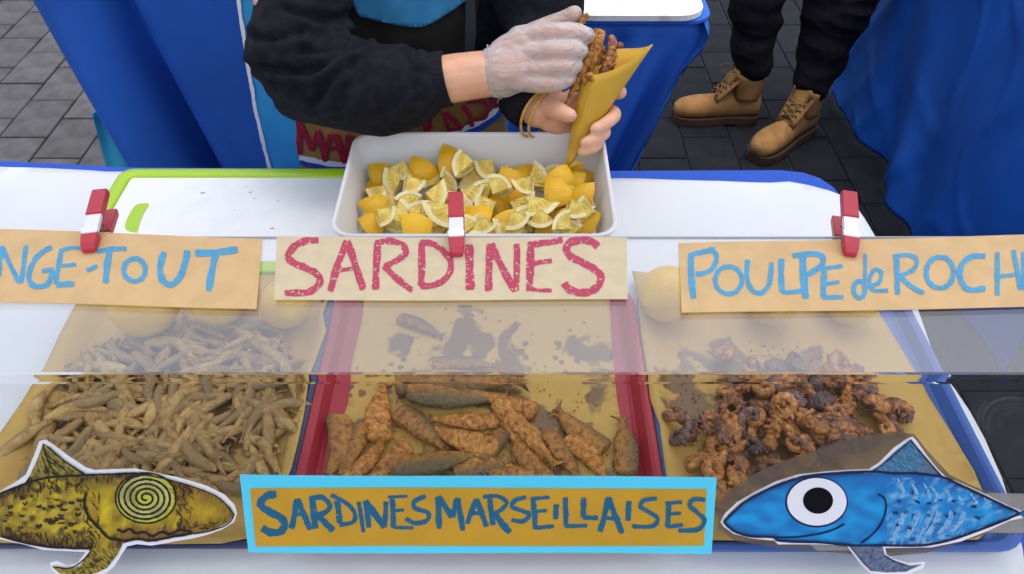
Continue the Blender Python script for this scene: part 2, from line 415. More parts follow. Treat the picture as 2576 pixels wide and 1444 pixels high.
# ================================================================== TRAYS AND LINERS
def tray(x0, x1, y0, y1, z, m, label, rim=.020, h=.018, r=.035):
    L = lambda i, zz: [(x, y, z + zz) for x, y in rrect(x0 + i, x1 - i, y0 + i, y1 - i, max(.004, r - i * .6))]
    v, f = loft([L(.012, 0), L(.001, h - .004), L(0, h - .001), L(.002, h), L(.006, h + .0005), L(.010, h - .0012), L(.018, .006), L(.023, .0032), L(.03, .003)], True, True)
    o = mesh('food_tray', v, f, m); return tag(o, label, 'tray')
# the red one stands between the other two
yfr = Pz(300, 1392, .765).y
tray(-.560, -.234, yfr, .735, TZ, M_navy, 'navy blue plastic tray under the heap of small fried fish at the left')
tray(-.2325, .1615, Pz(1200, 1394, .765).y + .002, .735, TZ + .0, M_red, 'dark red plastic tray with fried sardines, in the middle', h=.020)
tray(.1635, .522, Pz(2200, 1400, .765).y, .735, TZ, M_blue, 'blue plastic tray with fried octopus pieces at the right')

def kraft(name, seed, spots, ctr, rad):
    """brown paper with soaked oil spots; stains, and on the left sheet also painted shade between the fish"""
    m = mat(name, (.46, .27, .055, 1), .62, bump=.10, bscale=30)
    n, N, L, b = nodes_of(m)
    tc = N.new('ShaderNodeTexCoord'); mp = N.new('ShaderNodeMapping'); mp.inputs['Location'].default_value = (seed, seed * .7, 0)
    L.new(tc.outputs['Object'], mp.inputs[0])
    def nz(s, det, dist=0.):
        t = N.new('ShaderNodeTexNoise'); t.inputs['Scale'].default_value = s; t.inputs['Detail'].default_value = det; t.inputs['Distortion'].default_value = dist
        L.new(mp.outputs[0], t.inputs['Vector']); return t.outputs[0]
    def mth(op, a, c=None):
        q = N.new('ShaderNodeMath'); q.operation = op
        for k, x in enumerate((a, c)):
            if x is None: continue
            if isinstance(x, (int, float)): q.inputs[k].default_value = x
            else: L.new(x, q.inputs[k])
        return q.outputs[0]
    big = nz(17, 4, .4); vo = N.new('ShaderNodeTexVoronoi'); vo.feature = 'SMOOTH_F1'; vo.inputs['Scale'].default_value = 58; vo.inputs['Smoothness'].default_value = .2
    dv = N.new('ShaderNodeVectorMath'); dv.operation = 'ADD'; tn = N.new('ShaderNodeTexNoise'); tn.inputs['Scale'].default_value = 60; L.new(mp.outputs[0], tn.inputs['Vector'])
    sc_ = N.new('ShaderNodeVectorMath'); sc_.operation = 'SCALE'; sc_.inputs['Scale'].default_value = .012; L.new(tn.outputs['Color'], sc_.inputs[0])
    L.new(mp.outputs[0], dv.inputs[0]); L.new(sc_.outputs[0], dv.inputs[1]); L.new(dv.outputs[0], vo.inputs['Vector'])
    cellsel = nz(11, 1)
    # distance from the middle of the food
    sub = N.new('ShaderNodeVectorMath'); sub.operation = 'SUBTRACT'; sub.inputs[1].default_value = (ctr[0], ctr[1], 0); L.new(tc.outputs['Object'], sub.inputs[0])
    sx = N.new('ShaderNodeVectorMath'); sx.operation = 'MULTIPLY'; sx.inputs[1].default_value = (1 / rad[0], 1 / rad[1], 0); L.new(sub.outputs[0], sx.inputs[0])
    ln = N.new('ShaderNodeVectorMath'); ln.operation = 'LENGTH'; L.new(sx.outputs[0], ln.inputs[0])
    edge = mth('MULTIPLY', mth('POWER', ln.outputs['Value'], 3.), .16)
    def soft(x, t, wd):
        q = N.new('ShaderNodeMapRange'); q.interpolation_type = 'SMOOTHSTEP'; q.inputs['From Min'].default_value = t - wd; q.inputs['From Max'].default_value = t + wd; L.new(x, q.inputs[0]); return q.outputs[0]
    blot = soft(mth('SUBTRACT', big, edge), spots[0], .03)
    drop = mth('SUBTRACT', 1.0, soft(mth('ADD', vo.outputs['Distance'], mth('ADD', edge, mth('MULTIPLY', mth('SUBTRACT', .62, cellsel), 1.0))), spots[1], .035))
    allm = mth('MAXIMUM', blot, drop)
    fine = nz(90, 5); r1 = N.new('ShaderNodeValToRGB'); L.new(fine, r1.inputs[0])
    r1.color_ramp.elements[0].color = (.47, .300, .066, 1); r1.color_ramp.elements[1].color = (.56, .365, .085, 1)
    mx = N.new('ShaderNodeMix'); mx.data_type = 'RGBA'; L.new(allm, mx.inputs[0]); L.new(r1.outputs[0], mx.inputs[6]); mx.inputs[7].default_value = (.165, .085, .017, 1)
    L.new(mx.outputs[2], b.inputs['Base Color'])
    mr = N.new('ShaderNodeMapRange'); mr.inputs['To Min'].default_value = .65; mr.inputs['To Max'].default_value = .32; L.new(allm, mr.inputs[0]); L.new(mr.outputs[0], b.inputs['Roughness'])
    return m
def liner(edges, box, m, label, wob):
    """sheet of paper following a tray: floor, up the wall, over the rim. edges = px outline on the rim plane"""
    poly = [tuple(Pz(u, v, TZ + .016).xy) for u, v in edges]
    x0, x1, y0, y1 = box
    def zf(x, y):
        d = min(x - x0, x1 - x, y - y0, y1 - y)
        h = .0040 if d > .026 else (.0040 + .0168 * min(1, (.026 - d) / .018) if d > .008 else .0208)
        if d < .004: h = .0208 - max(0, -d - .004) * .25
        return max(.0015, h) + .0006 * noise2(x * 18, y * 18, wob) + .0007
    return sheet('paper_liner', poly, TZ, .0008, m, .011, label, 'paper', zf)
kl = liner([(262, 690), (190, 775), (150, 850), (112, 940), (88, 968), (55, 1020), (0, 1095), (-60, 1180), (-120, 1300), (-150, 1368), (120, 1373), (420, 1374), (560, 1372), (622, 1358), (655, 1330), (690, 1260), (735, 1188), (752, 1120), (768, 1040), (778, 955), (800, 900), (822, 840), (812, 790), (835, 740), (840, 690)],
           (-.560, -.234, yfr, .735), kraft('kraft_left_shaded', 3.1, (.43, .30), (.01, -.01), (.15, .145)), 'brown paper sheet under the small fried fish, greasy, with gap shade painted in', 1)  # wide dark blot also paints the shade in the gaps of the heap
km = liner([(915, 730), (905, 800), (880, 900), (872, 1000), (842, 1080), (815, 1180), (790, 1290), (775, 1375), (1640, 1375), (1618, 1260), (1600, 1180), (1575, 1090), (1556, 1000), (1545, 900), (1535, 730)],
           (-.2325, .1615, yfr, .735), kraft('kraft_middle', 7.3, (.525, .36), (0, 0.0), (.19, .20)), 'brown paper sheet blotched with dark oil stains under the sardines', 2)
kr = liner([(1590, 678), (1604, 760), (1612, 850), (1628, 950), (1634, 1010), (1658, 1075), (1660, 1100), (1672, 1190), (1690, 1290), (1702, 1362), (2000, 1366), (2300, 1368), (2455, 1362), (2487, 1330), (2487, 1250), (2455, 1180), (2405, 1090), (2345, 985), (2318, 930), (2275, 860), (2222, 775), (2185, 700), (1900, 690), (1640, 686)],
           (.1635, .522, yfr, .735), kraft('kraft_right', 12.7, (.42, .26), (-.035, -.02), (.125, .115)), 'brown paper sheet with a few dark stains under the octopus pieces', 3)

# ================================================================== CUTTING BOARD
cbx0, cbx1, cby0, cby1 = -.627, -.15, Pz(680, 686, .770).y, Pz(600, 424, .770).y
cb = thing('cutting_board', ((cbx0 + cbx1) / 2, (cby0 + cby1) / 2, TZ), 'white cutting board with a lime green rim beside the box of lemons', 'cutting board')
Lc = lambda i, z: [(x, y, TZ + z) for x, y in rrect(cbx0 + i, cbx1 - i, cby0 + i, cby1 - i, max(.006, .022 - i * .7), 8)]
v, f = loft([Lc(.002, .0005), Lc(0, .004), Lc(0, .011), Lc(.003, .0135), Lc(.019, .0138), Lc(.0225, .012), Lc(.024, .0085)], False, False); mesh('rim', v, f, M_green, cb, smooth=True)
v, f = loft([Lc(.0235, .0), Lc(.0235, .0105), Lc(.025, .0112)], True, True); mesh('board', v, f, M_kraftwhite, cb)
sp = smoothpts([(345, 585), (318, 578), (316, 560), (330, 530), (345, 514), (368, 511), (374, 516), (362, 535), (352, 560), (348, 575), (345, 585)], 5)[:-1]
vv = [Pz(u, v_, TZ + .0118) for u, v_ in sp]; mesh('handle_slot', vv, [tuple(range(len(vv)))[::-1]], M_green, cb)
for k, (u, v_) in enumerate(((510, 486), (630, 484), (685, 575), (620, 470), (590, 530), (850, 545), (700, 505), (640, 500))):
    p = Pz(u, v_, TZ + .0115); r_ = (.0028, .0018, .0024, .0011, .0010, .0022, .0012, .0012)[k]
    vv, ff = tube([(p.x - r_, p.y, p.z, r_ * .3), (p.x + r_, p.y + r_ * .4, p.z, r_ * .25)], 6, n=1); tag(mesh('crumb', vv, ff, M_speck, smooth=True), ('%s dark crumb from the left on the white cutting board' % ('second', 'fifth', 'seventh', 'fourth', 'third', 'rightmost', 'next to rightmost', 'sixth')[k]).replace('second dark', 'large leftmost dark'), 'crumb', 'crumbs on the cutting board')

# ================================================================== LEMON BOX
bx0, bx1, by0, by1 = -.2385, .1395, .752, Pz(1200, 354, .835).y
BH = .078
Lb = lambda i, z, r=.03: [(x, y, TZ + .0142 + z) for x, y in rrect(bx0 + i, bx1 - i, by0 + i, by1 - i, max(.01, r - i * .4), 6)]
v, f = loft([Lb(.016, 0), Lb(.004, BH - .006), Lb(0, BH - .002), Lb(.0005, BH), Lb(.002, BH + .0010), Lb(.005, BH), Lb(.0065, BH - .004), Lb(.019, .010), Lb(.026, .0045), Lb(.034, .0038)], True, True)
tag(mesh('lemon_box', v, f, M_box), 'deep white plastic box full of cut lemons behind the middle sign', 'box')
BZ = TZ + .0142 + .004

# ------------------------------------------------------------------ lemons
M_rind = mat('lemon_rind', (.78, .44, .006, 1), .34, second=(.86, .58, .010, 1), scale=9, bump=.35, bscale=420, sss=.05, rnd_amt=.07)
M_pith = mat('lemon_pith', (.82, .74, .40, 1), .6, var=.06, scale=80)
M_pulp = mat('lemon_pulp', (.66, .48, .065, 1), .2, second=(.83, .67, .17, 1), scale=110, bump=.4, bscale=260, sss=.2, rnd_amt=.08)
def wedge_meshes(seed):
    """an eighth of a lemon: rind outside, three cut faces with pulp and pith"""
    q = random.Random(seed); r_ = .0275 * q.uniform(.92, 1.1); ex = q.uniform(1.0, 1.25); N = 9
    def P(a, b):
        x = math.sin(a) * ex; yy = math.cos(a) * math.cos(b); z = math.cos(a) * math.sin(b)
        if a > 1.2: x += .09 * ((a - 1.2) / .37) ** 2
        return Vector((x, yy, z)) * (r_ * (1 + .02 * noise2(a * 3 + seed, b * 3)))
    v = [P(math.pi / 2 * i / N, math.pi / 2 * j / N) for i in range(N + 1) for j in range(N + 1)]
    f = [(i * (N + 1) + j, i * (N + 1) + j + 1, (i + 1) * (N + 1) + j + 1, (i + 1) * (N + 1) + j) for i in range(N) for j in range(N)]
    rind = bpy.data.meshes.new('lemon_wedge'); rind.from_pydata(v, [], [t[::-1] for t in f]); rind.materials.append(M_rind)
    rind.polygons.foreach_set('use_smooth', [True] * len(f))
    fl = MB()
    arcs = [([P(0, math.pi / 2 * j / N) for j in range(N + 1)], True), ([P(math.pi / 2 * i / N, 0) for i in range(N + 1)], False), ([P(math.pi / 2 * i / N, math.pi / 2) for i in range(N + 1)], True)]
    for k, (arc, flip) in enumerate(arcs):
        ctr = sum(arc, Vector()) * 0
        n_ = (arc[0].cross(arc[-1])).normalized()
        inward = n_ if n_.dot(Vector((1, 1, 1))) > 0 else -n_
        rings = []
        for fr, dp in ((.12, .0008), (.45, -.0002 if k else .0002), (.80, .0012), (.84, .0002), (.985, 0), (1., .0)):
            rings.append([p * fr + inward * (dp + (.0007 * (j % 2) if .2 < fr < .8 else 0)) for j, p in enumerate(arc)])
        vs_ = [p for rg in rings for p in rg]; n1 = N + 1; ff = []; mi = []
        for a in range(len(rings) - 1):
            for j in range(N):
                ff.append((a * n1 + j, a * n1 + j + 1, (a + 1) * n1 + j + 1, (a + 1) * n1 + j)); mi.append(0 if a < 2 else 1)
        vs_.append(inward * .001); ci = len(vs_) - 1
        for j in range(N): ff.append((ci, j + 1, j)); mi.append(1)
        if not flip: ff = [t[::-1] for t in ff]
        b = len(fl.v); fl.v += vs_; fl.f += [tuple(i + b for i in t) for t in ff]; fl.mi += mi
    me = bpy.data.meshes.new('flesh'); me.from_pydata([tuple(x) for x in fl.v], [], fl.f); me.materials.append(M_pulp); me.materials.append(M_pith)
    me.polygons.foreach_set('material_index', fl.mi); me.update()
    return rind, me
WV = [wedge_meshes(s) for s in (1, 2, 3, 4, 5)]
class Heap:
    """height of what already lies on a surface, on a 4 mm grid"""
    def __init__(s, base): s.h = {}; s.b = base
    def k(s, x, y): return (round(x / .004), round(y / .004))
    def get(s, x, y, r):
        n = int(r / .004); kx, ky = s.k(x, y); return max(s.h.get((kx + a, ky + b), s.b) for a in range(-n, n + 1) for b in range(-n, n + 1) if a * a + b * b <= n * n + 1)
    def put(s, x, y, r, z):
        n = int(r / .004) + 0; kx, ky = s.k(x, y)
        for a in range(-n, n + 1):
            for b in range(-n, n + 1):
                d2 = (a * a + b * b) * .004 ** 2
                if d2 <= r * r:
                    kk = (kx + a, ky + b); zz = z - r + math.sqrt(max(0, r * r - d2))
                    s.h[kk] = max(s.h.get(kk, s.b), zz)
def facing(axis, ang, view, tilt=0.):
    """rotation taking local `axis[0]` to the viewing direction and local axis[1] to screen angle ang"""
    n_ = view.normalized(); rt = Vector((1, 0, 0)); up = n_.cross(rt).normalized(); rt = up.cross(n_).normalized()
    if up.y < 0 and up.z < 0: up = -up
    tgt = rt * math.cos(ang) + up * math.sin(ang)
    a = Vector(axis[0]).normalized(); b = Vector(axis[1]); b = (b - a * b.dot(a)).normalized(); c = a.cross(b)
    t2 = n_.cross(tgt).normalized()
    A = Matrix((a, b, c)).transposed(); B = Matrix((n_, tgt, t2)).transposed()
    return B @ A.transposed()
LW = [(470, 370, 'r', 150), (580, 420, 'f', 200), (740, 480, 'f', 300), (800, 350, 'r', 0), (410, 480, 'r', 200), (440, 550, 'f', 240), (430, 640, 'r', 180), (560, 650, 'f', 200), (400, 800, 'r', 45),
      (930, 570, 'f', 0), (800, 690, 'f', 90), (900, 740, 'f', 270), (770, 820, 'r', 270), (1040, 350, 'f', 135), (1080, 280, 'r', 120), (1060, 470, 'f', 30), (1160, 290, 'f', 180), (1240, 390, 'f', 290),
      (1390, 200, 'f', 20), (1360, 320, 'f', 230), (1420, 480, 'r', 0), (1230, 570, 'f', 320), (980, 810, 'f', 180), (1180, 790, 'f', 80), (1350, 840, 'f', 280), (1350, 650, 'f', 200), (1450, 660, 'r', 90),
      (1550, 780, 'r', 300), (1560, 540, 'r', 110), (1540, 350, 'f', 270), (1560, 430, 'r', 250), (1690, 340, 'r', 60), (1680, 490, 'f', 230), (1790, 450, 'f', 30), (1660, 650, 'f', 340), (1620, 770, 'f', 300),
      (1680, 850, 'f', 120), (1780, 660, 'f', 300), (1900, 340, 'f', 110), (1990, 420, 'r', 200), (2080, 450, 'r', 280), (2200, 430, 'r', 20), (1960, 550, 'r', 120), (1950, 680, 'f', 330), (2030, 860, 'f', 90),
      (1880, 870, 'r', 250), (2150, 640, 'f', 45), (2180, 560, 'r', 60), (2190, 770, 'r', 270), (2200, 870, 'f', 40), (1830, 780, 'f', 270), (2060, 740, 'r', 180), (1480, 890, 'r', 30), (1100, 880, 'f', 300), (1040, 640, 'r', 250),
      (700, 600, 'f', 100), (1300, 740, 'r', 170), (880, 430, 'f', 160), (1150, 680, 'f', 60), (2080, 560, 'f', 190),
      (650, 360, 'f', 250), (520, 740, 'f', 330), (640, 800, 'f', 20), (1260, 860, 'f', 150), (1480, 470, 'f', 60), (1600, 870, 'f', 210), (1730, 730, 'f', 20), (1980, 780, 'f', 140), (2110, 690, 'f', 300), (1330, 500, 'f', 110), (990, 700, 'f', 220), (2230, 680, 'f', 170)]
WL = {18: 'tall upright lemon wedge leaning on the rear wall of the white box', 3: 'deep orange lemon wedge turned peel up near the rear left of the box', 26: 'bright yellow lemon wedge showing its round peel in the middle of the box', 48: 'lemon wedge lying peel up in the front right corner of the box',
      8: 'lemon wedge in the front left corner of the white box', 38: 'lemon wedge resting right beside the tip of the paper cone'}
TODO = []; heap = Heap(BZ); order = list(range(len(LW))); rnd.shuffle(order); order.sort(key=lambda i: -LW[i][1] + rnd.uniform(-160, 160))
for i in order:
    zx, zy, kd, ang = LW[i]
    u, v_ = 816.3 + zx * .2993, 326.5 + zy * .2993
    p = Pz(u, v_, BZ + .025); hz = heap.get(p.x, p.y, .014)
    z = max(BZ + .016, hz + .007); z = min(z, BZ + .052)
    p = Pz(u, v_, z)
    p.x = min(max(p.x, bx0 + .040), bx1 - .040); p.y = min(max(p.y, by0 + .038), by1 - .036)
    view = (EYE - p).normalized() + Vector((rnd.uniform(-.35, .35), rnd.uniform(-.1, .3), rnd.uniform(0, .5)))
    if kd == 'f':
        k = rnd.randrange(3); ax = [(-1, 0, 0), (0, -1, 0), (0, 0, -1)][k]; ou = [(0, 1, 1), (1, 0, 1), (1, 1, 0)][k]
        rot = facing((ax, ou), R(ang), view); cl = Vector((.012, .012, .012))
    else:
        rot = facing(((.6, 1, 1), (1, -.2, -.4)), R(ang), view); cl = Vector((.013, .013, .013))
    mt = Matrix.Translation(p - rot @ cl) @ rot.to_4x4()
    s = rnd.uniform(.98, 1.16); mt = mt @ Matrix.Scale(s, 4)
    mr_, mf_ = WV[rnd.randrange(5)]
    o = bpy.data.objects.new('lemon_wedge', mr_); COL.objects.link(o)
    lo = min((mt @ v.co).z for v in mr_.vertices)
    if lo < BZ + .0005: mt.translation.z += BZ + .0005 - lo
    o.matrix_world = mt; ORG[o.name] = Vector()
    tag(o, WL.get(i), 'lemon wedge', 'lemon wedges in the white box')
    if i not in WL: TODO.append((o, u, v_, 'lemon wedge showing cut flesh' if kd == 'f' else 'lemon wedge lying peel side up'))
    fo = bpy.data.objects.new('flesh', mf_); COL.objects.link(fo); fo.parent = o
    heap.put(p.x, p.y, .017, p.z + .012)

ORD = ['first', 'second', 'third', 'fourth', 'fifth', 'sixth', 'seventh', 'eighth', 'ninth', 'tenth', 'eleventh', 'twelfth', 'thirteenth', 'fourteenth', 'fifteenth', 'sixteenth', 'seventeenth', 'eighteenth', 'nineteenth', 'twentieth']
def by_place(items, cuts, rows, where):
    for r_, nm in enumerate(rows):
        row = [q for q in items if sum(q[2] > c for c in cuts) == r_]
        for ds in sorted(set(q[3] for q in row)):
            same = sorted((q for q in row if q[3] == ds), key=lambda q: q[1])
            for k, q in enumerate(same): q[0]['label'] = '%s, %s from left in the %s row %s' % (ds, ORD[k], nm, where)
by_place(TODO, (436, 468, 512, 550), ('rear', 'second', 'middle', 'fourth', 'front'), 'of the box')
def lemon(u, v_, rpx, label, yaw):
    zc = TZ + .004 + .036; p = Pz(u, v_, zc); r_ = rpx / F * ((p - EYE).dot(ray(CU, CV).normalized()))
    zc = TZ + .005 + r_ * .97; p = Pz(u, v_, zc); mb = MB(); n1, n2 = 24, 16
    q = Matrix.Rotation(yaw, 3, 'Z') @ Matrix.Rotation(.15, 3, 'Y')
    v = []
    for j in range(n2 + 1):
        a = -math.pi / 2 + math.pi * j / n2
        x = math.sin(a) * 1.08 + .12 * math.copysign(max(0, abs(math.sin(a)) - .93) / .07, a) ; rr = math.cos(a)
        for i in range(n1):
            b = 2 * math.pi * i / n1; d = Vector((x, rr * math.cos(b), rr * math.sin(b)))
            v.append(p + (q @ d) * r_ * .97 * (1 + .015 * noise2(d.x * 2 + u, d.y * 2, d.z * 2)))
    f = [(j * n1 + i, j * n1 + (i + 1) % n1, (j + 1) * n1 + (i + 1) % n1, (j + 1) * n1 + i) for j in range(n2) for i in range(n1)]
    lo = min(x.z for x in v); v = [x + Vector((0, 0, TZ + .0048 - lo)) for x in v]
    tag(mesh('lemon', v, f, M_rind, org=(p.x, p.y, TZ + .0048), smooth=True), label, 'lemon', 'whole lemons at the back of the trays')
lemon(362, 778, 74, 'whole lemon furthest left, above the small fried fish', .3)
lemon(552, 752, 70, 'whole lemon mostly hidden behind the left sign card', 1.1)
lemon(716, 765, 63, 'whole lemon between the left and the middle sign cards', 2.0)
lemon(1678, 738, 73, 'large whole lemon half covered by the left end of the right sign', .7)
lemon(1942, 755, 66, 'whole lemon whose lower edge shows under the middle of the right sign', 1.4)
lemon(2138, 757, 62, 'whole lemon whose lower edge shows under the clamp of the right sign', 2.6)

# ================================================================== FRIED FOOD
def fry_mat(name, cols, scale, bump, bs, rough=.5, rnd_amt=.15, back=None, spec=.5):
    m = mat(name, cols[0], rough, bump=bump, bscale=bs, spec=spec); n, N, L, b = nodes_of(m)
    tc = N.new('ShaderNodeTexCoord'); oi = N.new('ShaderNodeObjectInfo')
    ad = N.new('ShaderNodeVectorMath'); ad.operation = 'ADD'; cx = N.new('ShaderNodeCombineXYZ'); mu = N.new('ShaderNodeMath'); mu.operation = 'MULTIPLY'; mu.inputs[1].default_value = 7.3
    L.new(oi.outputs['Random'], mu.inputs[0]); L.new(mu.outputs[0], cx.inputs[0]); L.new(tc.outputs['Object'], ad.inputs[0]); L.new(cx.outputs[0], ad.inputs[1])
    t = N.new('ShaderNodeTexNoise'); t.inputs['Scale'].default_value = scale; t.inputs['Detail'].default_value = 7; t.inputs['Roughness'].default_value = .65
    L.new(ad.outputs[0], t.inputs['Vector'])
    r = N.new('ShaderNodeValToRGB'); L.new(t.outputs[0], r.inputs[0])
    el = r.color_ramp.elements; k = len(cols)
    for i in range(k - 2): el.new(.5)
    for i, c in enumerate(cols): el[i].position = .30 + .40 * i / (k - 1); el[i].color = c
    col = r.outputs[0]
    if back:
        sp = N.new('ShaderNodeSeparateXYZ'); L.new(tc.outputs['Object'], sp.inputs[0])
        mr = N.new('ShaderNodeMapRange'); mr.inputs['From Min'].default_value = back[1]; mr.inputs['From Max'].default_value = back[2]; L.new(sp.outputs[1], mr.inputs[0])
        nn = N.new('ShaderNodeMath'); nn.operation = 'MULTIPLY_ADD'; L.new(t.outputs[0], nn.inputs[0]); nn.inputs[1].default_value = 1.6; nn.inputs[2].default_value = -.8
        s2 = N.new('ShaderNodeMath'); s2.operation = 'ADD'; s2.use_clamp = True; L.new(mr.outputs[0], s2.inputs[0]); L.new(nn.outputs[0], s2.inputs[1])
        mx = N.new('ShaderNodeMix'); mx.data_type = 'RGBA'; L.new(s2.outputs[0], mx.inputs[0]); L.new(col, mx.inputs[6]); mx.inputs[7].default_value = back[0]; col = mx.outputs[2]
    h = N.new('ShaderNodeHueSaturation'); m2 = N.new('ShaderNodeMapRange'); m2.inputs['To Min'].default_value = 1 - rnd_amt; m2.inputs['To Max'].default_value = 1 + rnd_amt
    L.new(oi.outputs['Random'], m2.inputs[0]); L.new(m2.outputs[0], h.inputs['Value']); L.new(col, h.inputs['Color']); L.new(h.outputs[0], b.inputs['Base Color'])
    return m
M_bait = fry_mat('fried_whitebait', [(0.136, 0.067, 0.017, 1), (0.304, 0.179, 0.047, 1), (0.440, 0.281, 0.087, 1), (0.547, 0.402, 0.161, 1)], 95, .7, 210, .42, .25, ((.255, .170, .066, 1), .0026, .0080))
M_sard = fry_mat('fried_sardine', [(0.077, 0.028, 0.008, 1), (0.292, 0.112, 0.015, 1), (0.481, 0.216, 0.032, 1), (0.618, 0.326, 0.064, 1)], 120, 1., 190, .38, .12, ((.135, .102, .036, 1), -.003, .012))
M_sard2 = fry_mat('fried_sardine_gold', [(0.096, 0.029, 0.008, 1), (0.384, 0.138, 0.017, 1), (0.594, 0.266, 0.038, 1), (0.734, 0.429, 0.116, 1)], 120, 1., 190, .38, .12)
M_octo = fry_mat('fried_octopus', [(0.040, 0.018, 0.015, 1), (0.131, 0.056, 0.039, 1), (0.368, 0.140, 0.035, 1), (0.696, 0.310, 0.079, 1)], 130, 1., 230, .3, .2)
M_octo2 = fry_mat('fried_octopus_gold', [(0.118, 0.038, 0.016, 1), (0.355, 0.131, 0.028, 1), (0.558, 0.254, 0.056, 1), (0.710, 0.423, 0.140, 1)], 130, 1., 230, .3, .15)
M_octo3 = fry_mat('fried_octopus_dark', [(0.034, 0.020, 0.021, 1), (0.091, 0.051, 0.048, 1), (0.199, 0.107, 0.082, 1), (0.456, 0.218, 0.109, 1)], 140, 1., 230, .3, .2)

def fish_mesh(name, L_, w_, h_, bend, seed, m, rings, seg, rough, headless, tail):
    """body along +X (head at 0), back towards +Y; lumpy crust; tail fin in the XY plane"""
    v = []; f = []
    prof = [(0, .0), (.015, .30), (.05, .58), (.12, .82), (.25, .98), (.38, 1.0), (.55, .86), (.72, .60), (.84, .36), (.90, .24), (.94, .24)] if not headless else [(0, .0), (.006, .52), (.02, .80), (.07, .93), (.22, 1.0), (.38, 1.0), (.55, .88), (.72, .64), (.85, .40), (.92, .27), (.95, .26)]
    def pr(t):
        for (a, x), (b, y) in zip(prof, prof[1:]):
            if t <= b: return x + (y - x) * (t - a) / (b - a)
        return prof[-1][1]
    def at(t, a, k=1.):
        r_ = pr(t) * k; x = t * L_; yb = bend * L_ * (math.sin(t * math.pi) - .2 * t)
        y = r_ * h_ * math.cos(a); z = r_ * w_ * math.sin(a)
        p = Vector((x, yb + y, z)); n_ = Vector((0, math.cos(a), math.sin(a)))
        d = rough * (1.2 * noise.noise(p * 50 + Vector((seed, 0, 0))) + .8 * noise.noise(p * 170 + Vector((0, seed, 0))))
        return p + n_ * d * min(1, r_ * 3)
    ts = [(i / rings) ** 1.15 * .95 for i in range(rings + 1)]
    for t in ts:
        for j in range(seg): v.append(at(t, 2 * math.pi * j / seg))
    for i in range(rings):
        for j in range(seg): f.append((i * seg + j, i * seg + (j + 1) % seg, (i + 1) * seg + (j + 1) % seg, (i + 1) * seg + j))
    # tail fin
    b = len(v); x0 = .93 * L_; yb = bend * L_ * (-.19 + math.sin(.94 * math.pi)); q = random.Random(seed)
    hw = h_ * .25; tw = h_ * tail
    pts = [(x0, -hw), (x0, hw), (x0 + L_ * .05, hw * 1.5), (x0 + L_ * .11 * q.uniform(.8, 1.1), tw), (x0 + L_ * .08, 0), (x0 + L_ * .11 * q.uniform(.8, 1.1), -tw), (x0 + L_ * .05, -hw * 1.5)]
    for s in (-1, 1):
        for k, (x, y) in enumerate(pts): v.append(Vector((x, y + yb, s * w_ * (.16 if k < 2 else .06) + .001 * q.uniform(-1, 1))))
    f.append(tuple(b + k for k in range(7))[::-1]); f.append(tuple(b + 7 + k for k in range(7)))
    for k in range(7): f.append((b + k, b + (k + 1) % 7, b + 7 + (k + 1) % 7, b + 7 + k))
    me = bpy.data.meshes.new(name); me.from_pydata([tuple(x) for x in v], [], f); me.materials.append(m)
    me.polygons.foreach_set('use_smooth', [True] * len(f)); me.update(); return me
BAIT = [fish_mesh('fried_fish',   .066, .0053, .0066, b * .9, s, M_bait, 16, 9, .0007, False, .75) for s, b in enumerate((0, .08, -.1, .15, -.04, .2, -.17, .05))]
SARD = [fish_mesh('fried_sardine', .115, .0082, .0150, b, 20 + s, M_sard, 46, 24, .0010, True, .95) for s, b in enumerate((0, .05, -.05, .02, -.08))]
SARDG = [fish_mesh('fried_sardine', .115, .0082, .0145, b, 40 + s, M_sard2, 46, 24, .0012, True, .95) for s, b in enumerate((0, .04, -.05))]

def lay_fish(me, L_, rad, heap, hx, hy, yaw, roll, label, cat, group, scale=1., sink=.4, maxz=None, name=None, up=0.0):
    """let a fish come to rest on what already lies there; hx,hy = its head, yaw = direction to the tail"""
    d = Vector((math.cos(yaw), math.sin(yaw))); n_ = 8; Ls = L_ * scale; r_ = rad * scale
    S = [(hx + d.x * Ls * t, hy + d.y * Ls * t, r_ * (1 if t < .6 else 1.3 - .75 * (t - .3) / .7)) for t in [k / (n_ - 1) * .95 for k in range(n_)]]
    H = [heap.get(x, y, r * .6) for x, y, r in S]
    a = max(H[:4]); b = max(H[4:]); lim = .45 * Ls
    if a - b > lim: b = a - lim
    if b - a > lim: a = b - lim
    flo = heap.b
    def soft(h): return flo + (h - flo) * (1 - sink) if h > flo + 1e-5 else h
    a, b = soft(a), soft(b)
    if maxz: a, b = min(a, maxz), min(b, maxz)
    a += r_ * .9 + up; b += r_ * .75 + up
    pitch = -math.atan2((b - a), Ls * .75)
    rot = Matrix.Rotation(yaw, 4, 'Z') @ Matrix.Rotation(pitch, 4, 'Y') @ Matrix.Rotation(roll, 4, 'X')
    mid = Vector((hx + d.x * Ls * .45, hy + d.y * Ls * .45, (a + b) / 2))
    mt = Matrix.Translation(mid) @ rot @ Matrix.Scale(scale, 4) @ Matrix.Translation((-L_ * .45, 0, 0))
    o = bpy.data.objects.new(name or me.name.split('.')[0], me); COL.objects.link(o)
    lo = min((mt @ v.co).z for v in me.vertices)
    if lo < flo: mt.translation.z += flo - lo
    o.matrix_world = mt; tag(o, label, cat, group)
    for k, (x, y, r) in enumerate(S):
        t = k / (n_ - 1); heap.put(x, y, r, a + (b - a) * t + r * .5)
    return o
KZ = TZ + .0058
